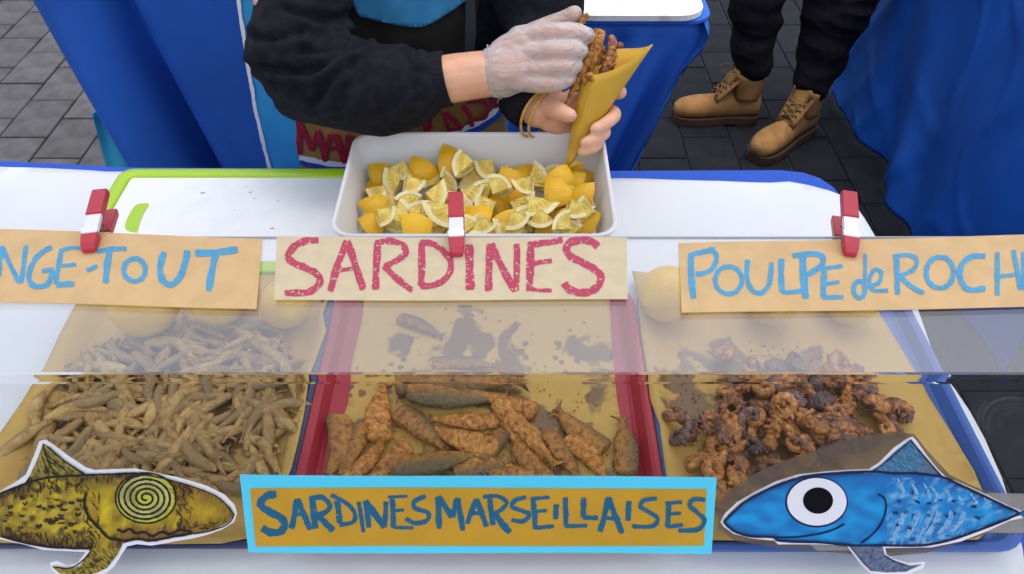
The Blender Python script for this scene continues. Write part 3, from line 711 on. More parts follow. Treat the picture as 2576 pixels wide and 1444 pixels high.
# small fry on the left
hb = Heap(KZ)
region = [Pz(u, v, KZ + .012) for u, v in ((265, 835), (420, 790), (560, 800), (700, 822), (752, 880), (755, 960), (748, 1060), (740, 1150), (690, 1210), (640, 1250), (590, 1262), (500, 1235), (400, 1240), (250, 1250), (120, 1250), (50, 1190), (70, 1090), (120, 1000), (180, 900))]
def inside(x, y, poly):
    c = False; n_ = len(poly)
    for i in range(n_):
        a, b = poly[i], poly[i - 1]
        if (a.y > y) != (b.y > y) and x < (b.x - a.x) * (y - a.y) / (b.y - a.y) + a.x: c = not c
    return c
bx = [p.x for p in region]; by = [p.y for p in region]; cnt = 0
cxm, cym = sum(bx) / len(bx), sum(by) / len(by)
while cnt < 285:
    x, y = rnd.uniform(min(bx), max(bx)), rnd.uniform(min(by), max(by))
    if not inside(x, y, region): continue
    yaw = rnd.uniform(0, 2 * math.pi); s = rnd.choice((.72, .85, .95, 1.0, 1.1, 1.2))
    ex, ey = x + math.cos(yaw) * .030 * s, y + math.sin(yaw) * .030 * s
    hx, hy = x - math.cos(yaw) * .030 * s, y - math.sin(yaw) * .030 * s
    if not inside(ex, ey, region) and rnd.random() < .75: continue
    if not inside(hx, hy, region) and rnd.random() < .75: continue
    lay_fish(BAIT[rnd.randrange(8)], .066, .0058, hb, hx, hy, yaw, rnd.choice((1.57, -1.57, 1.2, 1.9, -1.2, .4)) if False else rnd.uniform(-.7, .7) + rnd.choice((0, math.pi)), 'small fried whitebait lying in the heap on the left tray', 'fried fish', 'small fried fish heaped on the left tray', s, .48, KZ + .034)
    cnt += 1
# sardines: head -> tail in the detail view
S_ = lambda x, y: (761.9 + x * .35916, 934.2 + y * .35916)
SL = [  # head, tail, girth, material 0 grey back / 1 golden, flip, label
    ((640, 90), (1560, 60), 1.15, 0, 1, 'long sardine lying crosswise at the back under the bend of the guard'),
    ((720, 150), (1440, 150), 1.05, 0, 1, 'plump sardine lying crosswise second from the back'),
    ((1640, 250), (1380, 180), .9, 1, 1, 'ragged tail piece of sardine right of the crosswise ones'),
    ((660, 250), (1010, 530), 1.15, 0, 0, 'grey green sardine slanting down right from the upright golden one'),
    ((1390, 320), (880, 310), .85, 1, 0, 'sardine with a pale shiny belly above the dark gap in the middle'),
    ((1100, 560), (1280, 600), .8, 1, 0, 'sardine end peeping out below the pale split one'),
    ((1050, 690), (1290, 640), .95, 0, 1, 'dark sardine partly hidden behind the banner in the middle'),
    ((1420, 390), (1220, 720), 1.0, 0, 0, 'narrow sardine curving down to the banner left of the bare paper'),
    ((300, 740), (490, 530), .7, 1, 0, 'thin golden sardine between two fat ones at the left'),
    ((1500, 470), (1790, 740), .95, 0, 0, 'grey sardine slanting down right under the long orange one'),
    ((1720, 400), (1950, 740), 1.05, 0, 0, 'grey backed sardine second from the right edge of the heap'),
    ((1850, 440), (2150, 740), 1.1, 1, 1, 'golden lumpy sardine beside the stained bare paper'),
    ((2130, 530), (1770, 230), 1.0, 0, 1, 'sardine with a split pale belly on the stained right side'),
    ((2270, 700), (2240, 300), 1.25, 0, 1, 'wide sardine standing along the right wall of the red tray'),
    ((240, 290), (170, 740), 1.2, 0, 1, 'sardine leaning on the left wall of the red tray'),
    ((420, 345), (240, 730), 1.1, 0, 1, 'second sardine from the left wall of the red tray'),
    ((540, 480), (560, 50), 1.1, 1, 0, 'bright golden sardine pointing straight back with its tail up'),
    ((730, 475), (430, 760), 1.1, 1, 1, 'stubby orange sardine just above the left part of the banner'),
    ((620, 660), (1250, 570), 1.15, 0, 1, 'big grey bellied sardine lying crosswise at the front'),
    ((1380, 520), (880, 370), 1.15, 1, 0, 'pale split sardine with crumbly red edges in the middle'),
    ((1380, 215), (1740, 640), .95, 1, 0, 'long slender orange sardine slanting down right'),
    ((1350, 220), (1780, 660), .8, 1, 1, 'dark edged sardine hidden under the slender orange one'),
    ((1300, 720), (1650, 700), .8, 1, 0, 'sardine mostly hidden along the top of the banner'),
]
hs_ = Heap(KZ)
for k, (h_, t_, gth, mm, flip, lab) in enumerate(SL):
    zl = KZ + .012; a = Pz(*S_(*h_), zl); b = Pz(*S_(*t_), zl); d = b - a; ln = d.length
    yaw = math.atan2(d.y, d.x); sc_ = min(1.35, max(.6, ln / (.115 * 1.02)))
    me = SARDG[k % 3] if mm else SARD[k % 5]
    gs = min(1.5, gth / sc_)
    o = lay_fish(me, .115, .0085, hs_, a.x, a.y, yaw, (math.pi if flip else 0) + rnd.uniform(-.35, .35), lab, 'fried sardine', 'fried sardines on the red tray', sc_, .45, KZ + .022)
    o.matrix_world = o.matrix_world @ Matrix.Diagonal((1, gs * .98, gs * 1.0, 1))
for (u1, v1, u2, v2), lab in zip(((1000, 792, 1118, 840), (1085, 912, 1255, 912)), ('single sardine left alone at the back of the red tray', 'sardine lying just behind the bend of the guard on bare paper')):
    a, b = Pz(u1, v1, KZ + .01), Pz(u2, v2, KZ + .01); d = b - a
    lay_fish(SARD[1], .115, .0085, hs_, a.x, a.y, math.atan2(d.y, d.x), .2, lab, 'fried sardine', 'fried sardines on the red tray', d.length / .12, .4)

# octopus pieces
def lumpy(mb, amp, sd, f1=170, f2=420):
    cs = mb.v; bm = bmesh.new(); vs_ = [bm.verts.new(c) for c in cs]
    for q in mb.f:
        try: bm.faces.new([vs_[i] for i in q])
        except ValueError: pass
    bm.normal_update(); bmesh.ops.recalc_face_normals(bm, faces=bm.faces); bm.normal_update()
    S = Vector((sd * 3.1, sd, 0)); new = []
    for v in bm.verts:
        d = amp * (noise.noise(v.co * f1 + S) + .8 * abs(noise.noise(v.co * f2 + S)) + .5 * noise.noise(v.co * 520 + S)); new.append(v.co + v.normal * d)
    for v, c in zip(bm.verts, new): v.co = c
    return bm
def octo_mesh(kind, sd, m):
    q = random.Random(sd); mb = MB()
    if kind == 'curl':
        r0 = q.uniform(.0105, .013); turns = q.uniform(270, 400); ch = []
        for k in range(10):
            a = R(turns * k / 9); rr = r0 * (1 - .3 * k / 9); ch.append((rr * math.cos(a), rr * math.sin(a), .004 * k / 9, .0068 - .0040 * k / 9))
        mb.add(*tube(ch, 12, n=3))
        for k in range(14):
            a = R(turns * k / 14); rr = r0 * (1 - .3 * k / 14) + .0050 - .003 * k / 14
            mb.add(*tube([(rr * math.cos(a), rr * math.sin(a), .0035, .0026), (rr * 1.1 * math.cos(a), rr * 1.1 * math.sin(a), .0042, .0022)], 7, n=1))
    elif kind == 'ring':
        ch = [(.0085 * math.cos(R(a)), .0085 * math.sin(R(a)), .002, .0055) for a in range(0, 350, 30)]; mb.add(*tube(ch, 12, n=2))
        mb.add(*tube([(.006, 0, -.002, .006), (.02, .004, -.003, .006), (.028, .010, -.002, .004)], 12, n=4))
    elif kind == 'stick':
        ch = [(-.028, .004, 0, .0045), (-.012, 0, .001, .0066), (.006, -.002, .001, .0062), (.022, .003, 0, .005), (.032, .008, 0, .0035)]; mb.add(*tube(ch, 14, n=6))
        for k in range(22):
            t = rnd.random(); mb.add(*tube([(-.026 + .056 * t, q.uniform(-.008, .008), q.uniform(.002, .008), q.uniform(.002, .0034)), (-.025 + .056 * t, q.uniform(-.008, .008), q.uniform(.002, .008), .0022)], 7, n=1))
    elif kind == 'disc':
        ch = [(-.011, 0, 0, .008), (0, .002, .002, .011), (.010, -.001, 0, .008)]; mb.add(*tube(ch, 16, n=7, flat=.62))
        for k in range(12):
            a = q.uniform(0, 6.28); mb.add(*tube([(.013 * math.cos(a), .011 * math.sin(a), .001, .0026), (.016 * math.cos(a), .0145 * math.sin(a), .0, .0020)], 7, n=1))
    else:  # hook
        ch = [(-.018, -.004, 0, .0055), (-.006, .004, .002, .0062), (.008, .004, .003, .0055), (.016, -.004, .002, .0045), (.010, -.011, .001, .003), (.004, -.008, .002, .0022)]; mb.add(*tube(ch, 13, n=5))
        for k in range(9): mb.add(*tube([(-.02 + .004 * k, .010 - .001 * abs(k - 4), .003, .0026), (-.019 + .004 * k, .012 - .001 * abs(k - 4), .003, .002)], 7, n=1))
    bm = lumpy(mb, .0019, sd); me = bpy.data.meshes.new('octopus_piece'); bm.to_mesh(me); bm.free()
    me.materials.append(m); me.polygons.foreach_set('use_smooth', [True] * len(me.polygons)); me.update(); return me
OC = {}
for kd in ('curl', 'ring', 'stick', 'disc', 'hook'):
    OC[kd] = [octo_mesh(kd, s + hash_, mm) for hash_ in (len(kd),) for s, mm in ((1, M_octo), (2, M_octo2), (3, M_octo3), (4, M_octo))]
# the light ones come out of the pan golden, the dark ones purple
O_ = lambda x, y: (1650.8 + x * .26056, 934.2 + y * .26056)
OL = [(750, 160, 'hook', 1), (880, 160, 'disc', 0), (1010, 200, 'ring', 1), (1150, 150, 'disc', 2), (1290, 180, 'hook', 1), (1400, 160, 'ring', 0), (1550, 160, 'disc', 2), (1690, 170, 'curl', 3), (1820, 140, 'stick', 1), (2000, 170, 'hook', 0),
      (740, 330, 'curl', 0), (2200, 310, 'disc', 1), (2380, 430, 'curl', 2), (2300, 480, 'hook', 0), (250, 510, 'hook', 3), (260, 630, 'hook', 2), (530, 520, 'curl', 0), (720, 590, 'hook', 1), (930, 680, 'curl', 2), (590, 740, 'ring', 1),
      (480, 880, 'hook', 1), (790, 870, 'disc', 0), (1120, 930, 'curl', 3), (790, 1040, 'disc', 1), (620, 1180, 'disc', 1), (530, 990, 'ring', 1), (950, 450, 'ring', 1), (1070, 370, 'hook', 0), (1210, 390, 'ring', 1), (1250, 450, 'disc', 1),
      (1130, 570, 'stick', 1), (1450, 330, 'hook', 0), (1560, 330, 'disc', 2), (1450, 520, 'stick', 1), (1590, 700, 'stick', 1), (1290, 680, 'hook', 1), (1380, 720, 'disc', 0), (1640, 590, 'stick', 0), (1820, 660, 'disc', 1), (1860, 310, 'stick', 1),
      (1720, 440, 'ring', 1), (1650, 320, 'disc', 0), (1980, 330, 'hook', 0), (2080, 410, 'ring', 1), (2180, 550, 'hook', 1), (2000, 610, 'disc', 2), (1880, 540, 'hook', 0), (1460, 860, 'disc', 1), (1720, 790, 'hook', 2), (1290, 300, 'disc', 2), (1560, 620, 'disc', 0),
      (1760, 560, 'disc', 0), (860, 480, 'hook', 2), (650, 640, 'disc', 0), (2280, 380, 'disc', 0), (1950, 240, 'disc', 2)]
OLB = [(1822, 897, 'ring', 1), (2055, 925, 'disc', 1), (1960, 930, 'disc', 2), (2100, 935, 'hook', 1), (1900, 938, 'hook', 0), (2010, 915, 'hook', 2), (2150, 940, 'disc', 0)]
OLAB = {0: 'orange octopus curl in the back row by the stained paper', 14: 'purplish octopus piece furthest left on the right tray', 15: 'blackish octopus piece just under the leftmost purplish one', 16: 'curled octopus tentacle with a pale rim left of the heap', 18: 'large dark coiled octopus tentacle at the lower left of the heap',
        19: 'small bright orange octopus ring above the pale hook', 20: 'pale shiny octopus hook at the lower left', 22: 'dark round octopus slice just above the blue paper fish', 23: 'golden fan shaped octopus piece beside the banner', 33: 'long golden knobbly octopus tentacle in the middle of the heap', 34: 'golden octopus tentacle end pointing at the blue fish fin', 11: 'round crusty octopus piece at the upper right', 12: 'dark octopus curl furthest right in the heap', 10: 'dark coiled octopus piece at the upper left of the heap', 40: 'orange octopus ring in the middle right of the heap', 44: 'pale yellow octopus hook at the right above the fin'}
ho = Heap(KZ); OTODO = []
items = [(O_(x, y), k, m_, i) for i, (x, y, k, m_) in enumerate(OL)] + [((x, y), k, m_, 100 + i) for i, (x, y, k, m_) in enumerate(OLB)]
for (u, v_), kd, mm, i in items:
    me = OC[kd][mm]; p = Pz(u, v_, KZ + .012); b = ho.get(p.x, p.y, .010); z = min(KZ + (b - KZ) * .45, KZ + .013)
    s = rnd.uniform(.88, 1.08); yaw = rnd.uniform(0, 6.28)
    if i == 33: yaw = -1.0; s = 1.3
    if i == 34: yaw = -.9
    rot = Matrix.Rotation(yaw, 4, 'Z') @ Matrix.Rotation(rnd.uniform(-.5, .5), 4, 'X') @ Matrix.Rotation(rnd.uniform(-.5, .5), 4, 'Y') @ Matrix.Scale(s, 4)
    lo = min((rot @ v.co).z for v in me.vertices); hi = max((rot @ v.co).z for v in me.vertices)
    mt = Matrix.Translation((p.x, p.y, z - lo)) @ rot
    o = bpy.data.objects.new('octopus_piece', me); COL.objects.link(o); o.matrix_world = mt
    tag(o, OLAB.get(i), 'fried octopus', 'fried octopus pieces on the blue tray')
    if i not in OLAB: OTODO.append((o, u, v_, ('golden brown' if mm == 1 else 'dark purplish' if mm == 2 else 'mottled brown') + ' octopus piece'))
    ho.put(p.x, p.y, .013, z + (hi - lo) * .8)

# crumbs of batter on the papers: nobody could count them
def crumbs(ctr, rad, n_, m, label, sd):
    q = random.Random(sd); mb = MB()
    for _ in range(n_):
        a, r_ = q.uniform(0, 6.283), q.random() ** .6; x, y = ctr[0] + rad[0] * r_ * math.cos(a), ctr[1] + rad[1] * r_ * math.sin(a); z = q.uniform(.0006, .0016); e = q.uniform(.0007, .0022)
        b = Vector((x, y, KZ + .0006)); ro = Matrix.Rotation(q.uniform(0, 6), 3, 'Z')
        mb.add([b + ro @ Vector(p) for p in ((-e, -e * .6, 0), (e, -e * .5, 0), (e * .2, e, 0), (0, 0, z * 1.4))], [(0, 2, 1), (0, 1, 3), (1, 2, 3), (2, 0, 3)])
    tag(mb.build('crumbs', m, None, org=(ctr[0], ctr[1], KZ)), label, 'crumbs', None, 'stuff')
crumbs((-.40, .53), (.15, .13), 260, M_bait, 'pale batter crumbs scattered on the paper round the small fry', 1)
crumbs((-.03, .50), (.15, .13), 420, M_sard2, 'golden batter crumbs scattered on the stained paper round the sardines', 2)
crumbs((.32, .52), (.14, .13), 380, M_octo, 'brown batter crumbs scattered on the paper round the octopus', 3)
by_place(OTODO, (948, 1010, 1060, 1120), ('hazy rear', 'back', 'middle', 'fourth', 'front'), 'of the heap')
# ================================================================== SNEEZE GUARD
def acrylic(name, ACR, d0, d1):
    m = bpy.data.materials.new(name); m.use_nodes = True; n = m.node_tree; N = n.nodes; L = n.links
    for x in list(N):
        if x.type == 'BSDF_PRINCIPLED': N.remove(x)
    out = [x for x in N if x.type == 'OUTPUT_MATERIAL'][0]
    tr = N.new('ShaderNodeBsdfTransparent'); tr.inputs[0].default_value = (.985, .99, .99, 1)
    gl = N.new('ShaderNodeBsdfGlossy'); gl.inputs['Roughness'].default_value = .03
    fr = N.new('ShaderNodeFresnel'); ge = N.new('ShaderNodeNewGeometry'); im = N.new('ShaderNodeMapRange'); im.inputs['To Min'].default_value = ACR; im.inputs['To Max'].default_value = 1 / ACR; L.new(ge.outputs['Backfacing'], im.inputs[0]); L.new(im.outputs[0], fr.inputs['IOR'])
    mx = N.new('ShaderNodeMixShader'); L.new(fr.outputs[0], mx.inputs[0]); L.new(tr.outputs[0], mx.inputs[1]); L.new(gl.outputs[0], mx.inputs[2])
    # thin pale film; the top panel's stronger one stands in for reflected sky haze
    df = N.new('ShaderNodeBsdfDiffuse'); df.inputs[0].default_value = (.8, .8, .82, 1)
    tc = N.new('ShaderNodeTexCoord'); t = N.new('ShaderNodeTexNoise'); t.inputs['Scale'].default_value = 9; t.inputs['Detail'].default_value = 5; L.new(tc.outputs['Object'], t.inputs['Vector'])
    mr = N.new('ShaderNodeMapRange'); mr.inputs['From Min'].default_value = .35; mr.inputs['From Max'].default_value = .75; mr.inputs['To Min'].default_value = d0; mr.inputs['To Max'].default_value = d1; L.new(t.outputs[0], mr.inputs[0])
    m2 = N.new('ShaderNodeMixShader'); L.new(mr.outputs[0], m2.inputs[0]); L.new(mx.outputs[0], m2.inputs[1]); L.new(df.outputs[0], m2.inputs[2]); L.new(m2.outputs[0], out.inputs[0])
    return m
M_acr = acrylic('acrylic', 1.36, .001, .005); M_acr_top = acrylic('sky_haze_acrylic', 1.95, .015, .040)
gd = thing('sneeze_guard', (-.1, .35, TZ), 'bent clear acrylic sneeze guard over the food trays', 'sneeze guard')
GX0, GX1 = -.80, .56; GT = .003
yre = Pz(1400, 597, 1.0).y
# profile of the outer face: from the table up to the bend, then back to the rear edge
ux = (FT - FB).normalized()
prof_f = [FB + ux * .006, FT - ux * .006]
def sheet_prof(pts, nrm, skip):
    o_ = [(p.y, p.z) for p in pts]; i_ = [(p.y - n_.y * GT, p.z - n_.z * GT) for p, n_ in zip(pts, nrm)]
    prof = o_ + i_[::-1]; k = len(prof)
    v = [(GX0, y, z) for y, z in prof] + [(GX1, y, z) for y, z in prof]
    f = [(i, (i + 1) % k, k + (i + 1) % k, k + i) for i in range(k) if i != skip] + [tuple(range(k))[::-1], tuple(range(k, 2 * k))]
    return v, f
up = Vector((0, 0, 1))
v, f = sheet_prof(prof_f, [FN, FN], 1); mesh('front_panel', v, f, M_acr, gd)
bend = []; bn = []
p0 = FT - ux * .006; p1 = Vector((0, .40 + .006, 1.0))
for k in range(7):
    t = k / 6; p = p0 * (1 - t) ** 2 + FT * (2 * t * (1 - t)) + p1 * t * t; bend.append(p); bn.append((FN * (1 - t) + up * t).normalized())
v, f = sheet_prof([p1, Vector((0, yre, 1.0))], [up, up], 3); mesh('top_panel', v, f, M_acr_top, gd)
mg = bpy.data.materials.new('bent_acrylic'); mg.use_nodes = True; bs = mg.node_tree.nodes['Principled BSDF']
bs.inputs['Base Color'].default_value = (1, 1, 1, 1); bs.inputs['Transmission Weight'].default_value = 1; bs.inputs['Roughness'].default_value = 0; bs.inputs['IOR'].default_value = 1.14; bs.inputs['Specular IOR Level'].default_value = .25
nb = 60; kk = len(bend); vb = []; fb = []
for i in range(nb + 1):
    x = GX0 + (GX1 - GX0) * i / nb
    for p, n_ in zip(bend, bn): q = p + n_ * (.0003 * noise2(x * 40, 1.5)); vb.append((x, q.y, q.z))
    for p, n_ in list(zip(bend, bn))[::-1]: q = p - n_ * (GT + .0003 * noise2(x * 25, 7.5)); vb.append((x, q.y, q.z))
for i in range(nb):
    for j in [q for q in range(2 * kk) if q not in (kk - 1, 2 * kk - 1)]: fb.append((i * 2 * kk + j, i * 2 * kk + (j + 1) % (2 * kk), (i + 1) * 2 * kk + (j + 1) % (2 * kk), (i + 1) * 2 * kk + j))
mesh('bend', vb, fb, mg, gd, smooth=True)
v = []; f = []
M_edge = mat('acrylic_edge', (.42, .46, .50, 1), .3)
mb = MB().box(((GX0 + GX1) / 2, yre + .0009, 1.0 - GT / 2), (GX1 - GX0, .0012, GT)); mb.build('polished_edge', M_edge, gd)

# ================================================================== LETTERING (and wipe marks)
def ribbons(strokes, tr, to3, wk=1., sd=0, jit=.08, lift=.000008, rag=.5, seg=None, base=.0003):
    """crayon or brush strokes as raised ribbons. strokes: (points, width)"""
    V = []; Fc = []; k = 0; q = random.Random(sd)
    for pts, wd in strokes:
        P = smoothpts([tr(*p) for p in pts], 7 if len(pts) > 2 else 16)
        wd = wd * wk; b = len(V); n_ = len(P)
        for i, (x, y) in enumerate(P):
            x0, y0 = P[max(i - 1, 0)]; x1, y1 = P[min(i + 1, n_ - 1)]; L_ = math.hypot(x1 - x0, y1 - y0) or 1; nx, ny = -(y1 - y0) / L_, (x1 - x0) / L_
            tp = 1.0 if 0 < i < n_ - 1 else .78
            w0 = wd / 2 * tp * (1 + jit * math.sin(i * .7 + sd + k)); a_ = w0 * (1 + rag * .25 * q.uniform(-1, 1)); b_ = w0 * (1 + rag * .25 * q.uniform(-1, 1))
            off = base + k * lift
            V += [to3(x + nx * a_, y + ny * a_, off), to3(x, y, off + .00002), to3(x - nx * b_, y - ny * b_, off)]
        for i in range(n_ - 1):
            o = b + i * 3
            Fc += [(o, o + 1, o + 4, o + 3), (o + 1, o + 2, o + 5, o + 4)]
        k += 1
    return V, Fc
def crayon(name, col, cover=.5, scale=420):
    m = mat(name, col, .7, var=.06, scale=60); n, N, L, b = nodes_of(m); out = [x for x in N if x.type == 'OUTPUT_MATERIAL'][0]
    tc = N.new('ShaderNodeTexCoord'); t = N.new('ShaderNodeTexNoise'); t.inputs['Scale'].default_value = scale; t.inputs['Detail'].default_value = 3
    L.new(tc.outputs['Object'], t.inputs['Vector']); r = N.new('ShaderNodeValToRGB'); L.new(t.outputs[0], r.inputs[0])
    r.color_ramp.elements[0].position = cover - .16; r.color_ramp.elements[1].position = cover - .09
    tr = N.new('ShaderNodeBsdfTransparent'); mx = N.new('ShaderNodeMixShader'); L.new(r.outputs[0], mx.inputs[0]); L.new(tr.outputs[0], mx.inputs[1]); L.new(b.outputs[0], mx.inputs[2]); L.new(mx.outputs[0], out.inputs[0])
    return m
M_pink = crayon('pink_crayon', C(212, 70, 105), .53, 300)
M_sky = crayon('blue_crayon', C(85, 175, 220), .47, 300)
M_tealp = crayon('teal_paint', C(18, 105, 145), .42, 260)
def circ(cx, cy, rx, ry, a0=-100, a1=265, n_=14): return [(cx + rx * math.cos(R(a0 + (a1 - a0) * k / n_)), cy + ry * math.sin(R(a0 + (a1 - a0) * k / n_))) for k in range(n_ + 1)]

PZ0 = 1.0008
BOW = [0, 0, 1, 0]
def top3(u, v, off):
    a, v0, h_, ph = BOW      # how the lower edge of the card being made lifts off the sheet
    return Pz(u, v, PZ0 + .0011 + off + a * max(0, (v - v0) / h_) ** 2 * (1 + .5 * math.sin(u / 130 + ph)))
def card(name, corners, m, label, cat, to=None, thick=.0006, bow=0.):
    """flat card lying on the guard, edges slightly wavy"""
    to = to or top3; n1, n2 = 40, 14
    if to is None: BOW[:] = [bow, corners[0][1] + 50, 110, corners[0][0] / 50]
    a, b, c, d = [Vector(x) for x in corners]
    def fn(s, t):
        p = a.lerp(b, s).lerp(d.lerp(c, s), t)
        p.y += 1.3 * math.sin(s * 7 + a.x) * (1 if t in (0, 1) else 0)
        return to(p.x, p.y, 0)
    v, f = grid(n1, n2, fn)
    t = thing(name, sum(v, Vector()) / len(v), label, cat)
    o = mesh('card', v, [q[::-1] for q in f], m, t); solid(o, thick, -1); return t
z2 = lambda x, y: ((700 + x / 2.342) / 1.10248, (620 + y / 2.342) / 1.10248)
s2 = [([(430, 108), (340, 115), (270, 150), (230, 215), (270, 255), (340, 285), (410, 320), (440, 365), (420, 410), (365, 445), (290, 450), (210, 452)], 44),
      ([(505, 440), (550, 280), (615, 110)], 46), ([(615, 110), (670, 270), (720, 430)], 46), ([(555, 305), (660, 290)], 26),
      ([(800, 430), (805, 280), (815, 115)], 46), ([(800, 130), (880, 112), (960, 130), (1000, 180), (960, 225), (860, 280)], 40), ([(850, 270), (940, 360), (1040, 435)], 42),
      ([(1098, 120), (1100, 280), (1095, 405)], 44), ([(1090, 122), (1180, 135), (1270, 210), (1290, 285), (1260, 350), (1180, 400), (1090, 405)], 40),
      ([(1408, 135), (1412, 290), (1415, 430)], 54), ([(1535, 440), (1537, 280), (1545, 130)], 46), ([(1550, 130), (1620, 280), (1705, 440)], 46), ([(1710, 440), (1718, 280), (1718, 130)], 44),
      ([(1810, 120), (1805, 280), (1800, 440)], 50), ([(1795, 135), (1900, 125), (2015, 102)], 40), ([(1810, 262), (1870, 250), (1945, 240)], 30), ([(1800, 425), (1870, 432), (1945, 435)], 24),
      ([(2245, 150), (2200, 115), (2130, 108), (2060, 125), (2040, 170), (2070, 215), (2150, 255), (2230, 300), (2265, 350), (2240, 410), (2180, 445), (2110, 445), (2050, 420), (2025, 385)], 48)]
def lettering(strokes, z, to3, m, par, sd, wscale, lift=.000008, name='lettering', rag=.5):
    v, f = ribbons(strokes, z, to3, wscale, sd, lift=lift, rag=rag); return mesh(name, v, f, m, par)
t2_ = card('sign', [(696, 595), (1577, 598), (1579, 753), (690, 755)], M_card2, 'pale card sign lettered SARDINES in pink, clamped in the middle', 'sign', bow=.0035)
lettering(s2, z2, lambda u, v, o: top3(u, v, o + .0001), M_pink, t2_, 3, .3873)
z1 = lambda x, y: ((x / 2.579) / 1.10248, (500 + y / 2.579) / 1.10248)
s1 = [([(-8, 690), (10, 470)], 30), ([(10, 470), (75, 610), (140, 735)], 34), ([(150, 735), (170, 600), (185, 465)], 32), ([(370, 475), (280, 530), (230, 600), (205, 690), (240, 755), (330, 750), (365, 690), (375, 640)], 36), ([(378, 635), (300, 650)], 32),
      ([(440, 490), (420, 600), (395, 740)], 34), ([(440, 500), (510, 482), (585, 488)], 28), ([(440, 612), (545, 600)], 26), ([(400, 745), (530, 740)], 40), ([(620, 645), (695, 612)], 30),
      ([(690, 510), (790, 492), (905, 488)], 34), ([(785, 500), (765, 620), (755, 735)], 44), (circ(962, 640, 78, 82), 34), ([(1175, 510), (1145, 620), (1160, 710), (1215, 745), (1280, 700), (1320, 600), (1340, 500)], 44),
      ([(1395, 520), (1540, 515), (1700, 495)], 48), ([(1540, 530), (1515, 650), (1490, 790)], 46)]
t1_ = card('sign', [(-130, 571), (660, 600), (645, 776), (-130, 757)], M_card1, 'left kraft card sign whose blue crayon letters end in TOUT', 'sign', bow=.005)
lettering(s1, z1, lambda u, v, o: top3(u, v, o + .0001), M_sky, t1_, 5, .352)
z3 = lambda x, y: ((1700 + x / 2.2596) / 1.10248, (520 + y / 2.2596) / 1.10248)
s3 = [([(490, 410), (490, 550), (505, 695)], 40), ([(480, 425), (560, 405), (630, 400), (650, 450), (610, 520), (520, 545)], 30), ([(600, 382), (640, 385)], 22), (circ(725, 580, 84, 86), 28), ([(845, 450), (840, 560), (870, 640), (930, 660), (980, 600), (995, 470)], 30),
      ([(1055, 445), (1055, 560), (1060, 655)], 36), ([(1060, 655), (1130, 655), (1205, 640)], 26), ([(1190, 425), (1195, 560), (1208, 695)], 44), ([(1125, 428), (1230, 415), (1310, 430), (1305, 490), (1220, 545)], 34),
      ([(1325, 510), (1320, 620), (1320, 690)], 36), ([(1320, 508), (1440, 490)], 24), ([(1325, 605), (1420, 590)], 22), ([(1315, 690), (1445, 685)], 26), ([(1582, 415), (1580, 560), (1572, 690)], 22), (circ(1545, 638, 36, 52), 28),
      ([(1612, 620), (1670, 590), (1680, 530), (1640, 515), (1608, 580), (1630, 640), (1725, 645)], 24), ([(1778, 420), (1780, 540), (1785, 670)], 32), ([(1755, 432), (1850, 422), (1905, 455), (1880, 515), (1790, 555)], 26), ([(1800, 555), (1870, 620), (1950, 662)], 30),
      (circ(2050, 532, 86, 98), 30), ([(2335, 430), (2240, 435), (2180, 500), (2180, 580), (2230, 640), (2335, 630)], 34), ([(2410, 405), (2410, 540), (2410, 675)], 30), ([(2410, 557), (2520, 545)], 22), ([(2510, 390), (2535, 520), (2555, 640)], 28), ([(2575, 400), (2572, 640)], 26)]
t3_ = card('sign', [(1707, 612), (2700, 588), (2700, 770), (1715, 787)], M_card1, 'right kraft card sign lettered POULPE de ROCHE in blue crayon', 'sign', bow=.0035)
lettering(s3, z3, lambda u, v, o: top3(u, v, o + .0001), M_sky, t3_, 8, .4014)

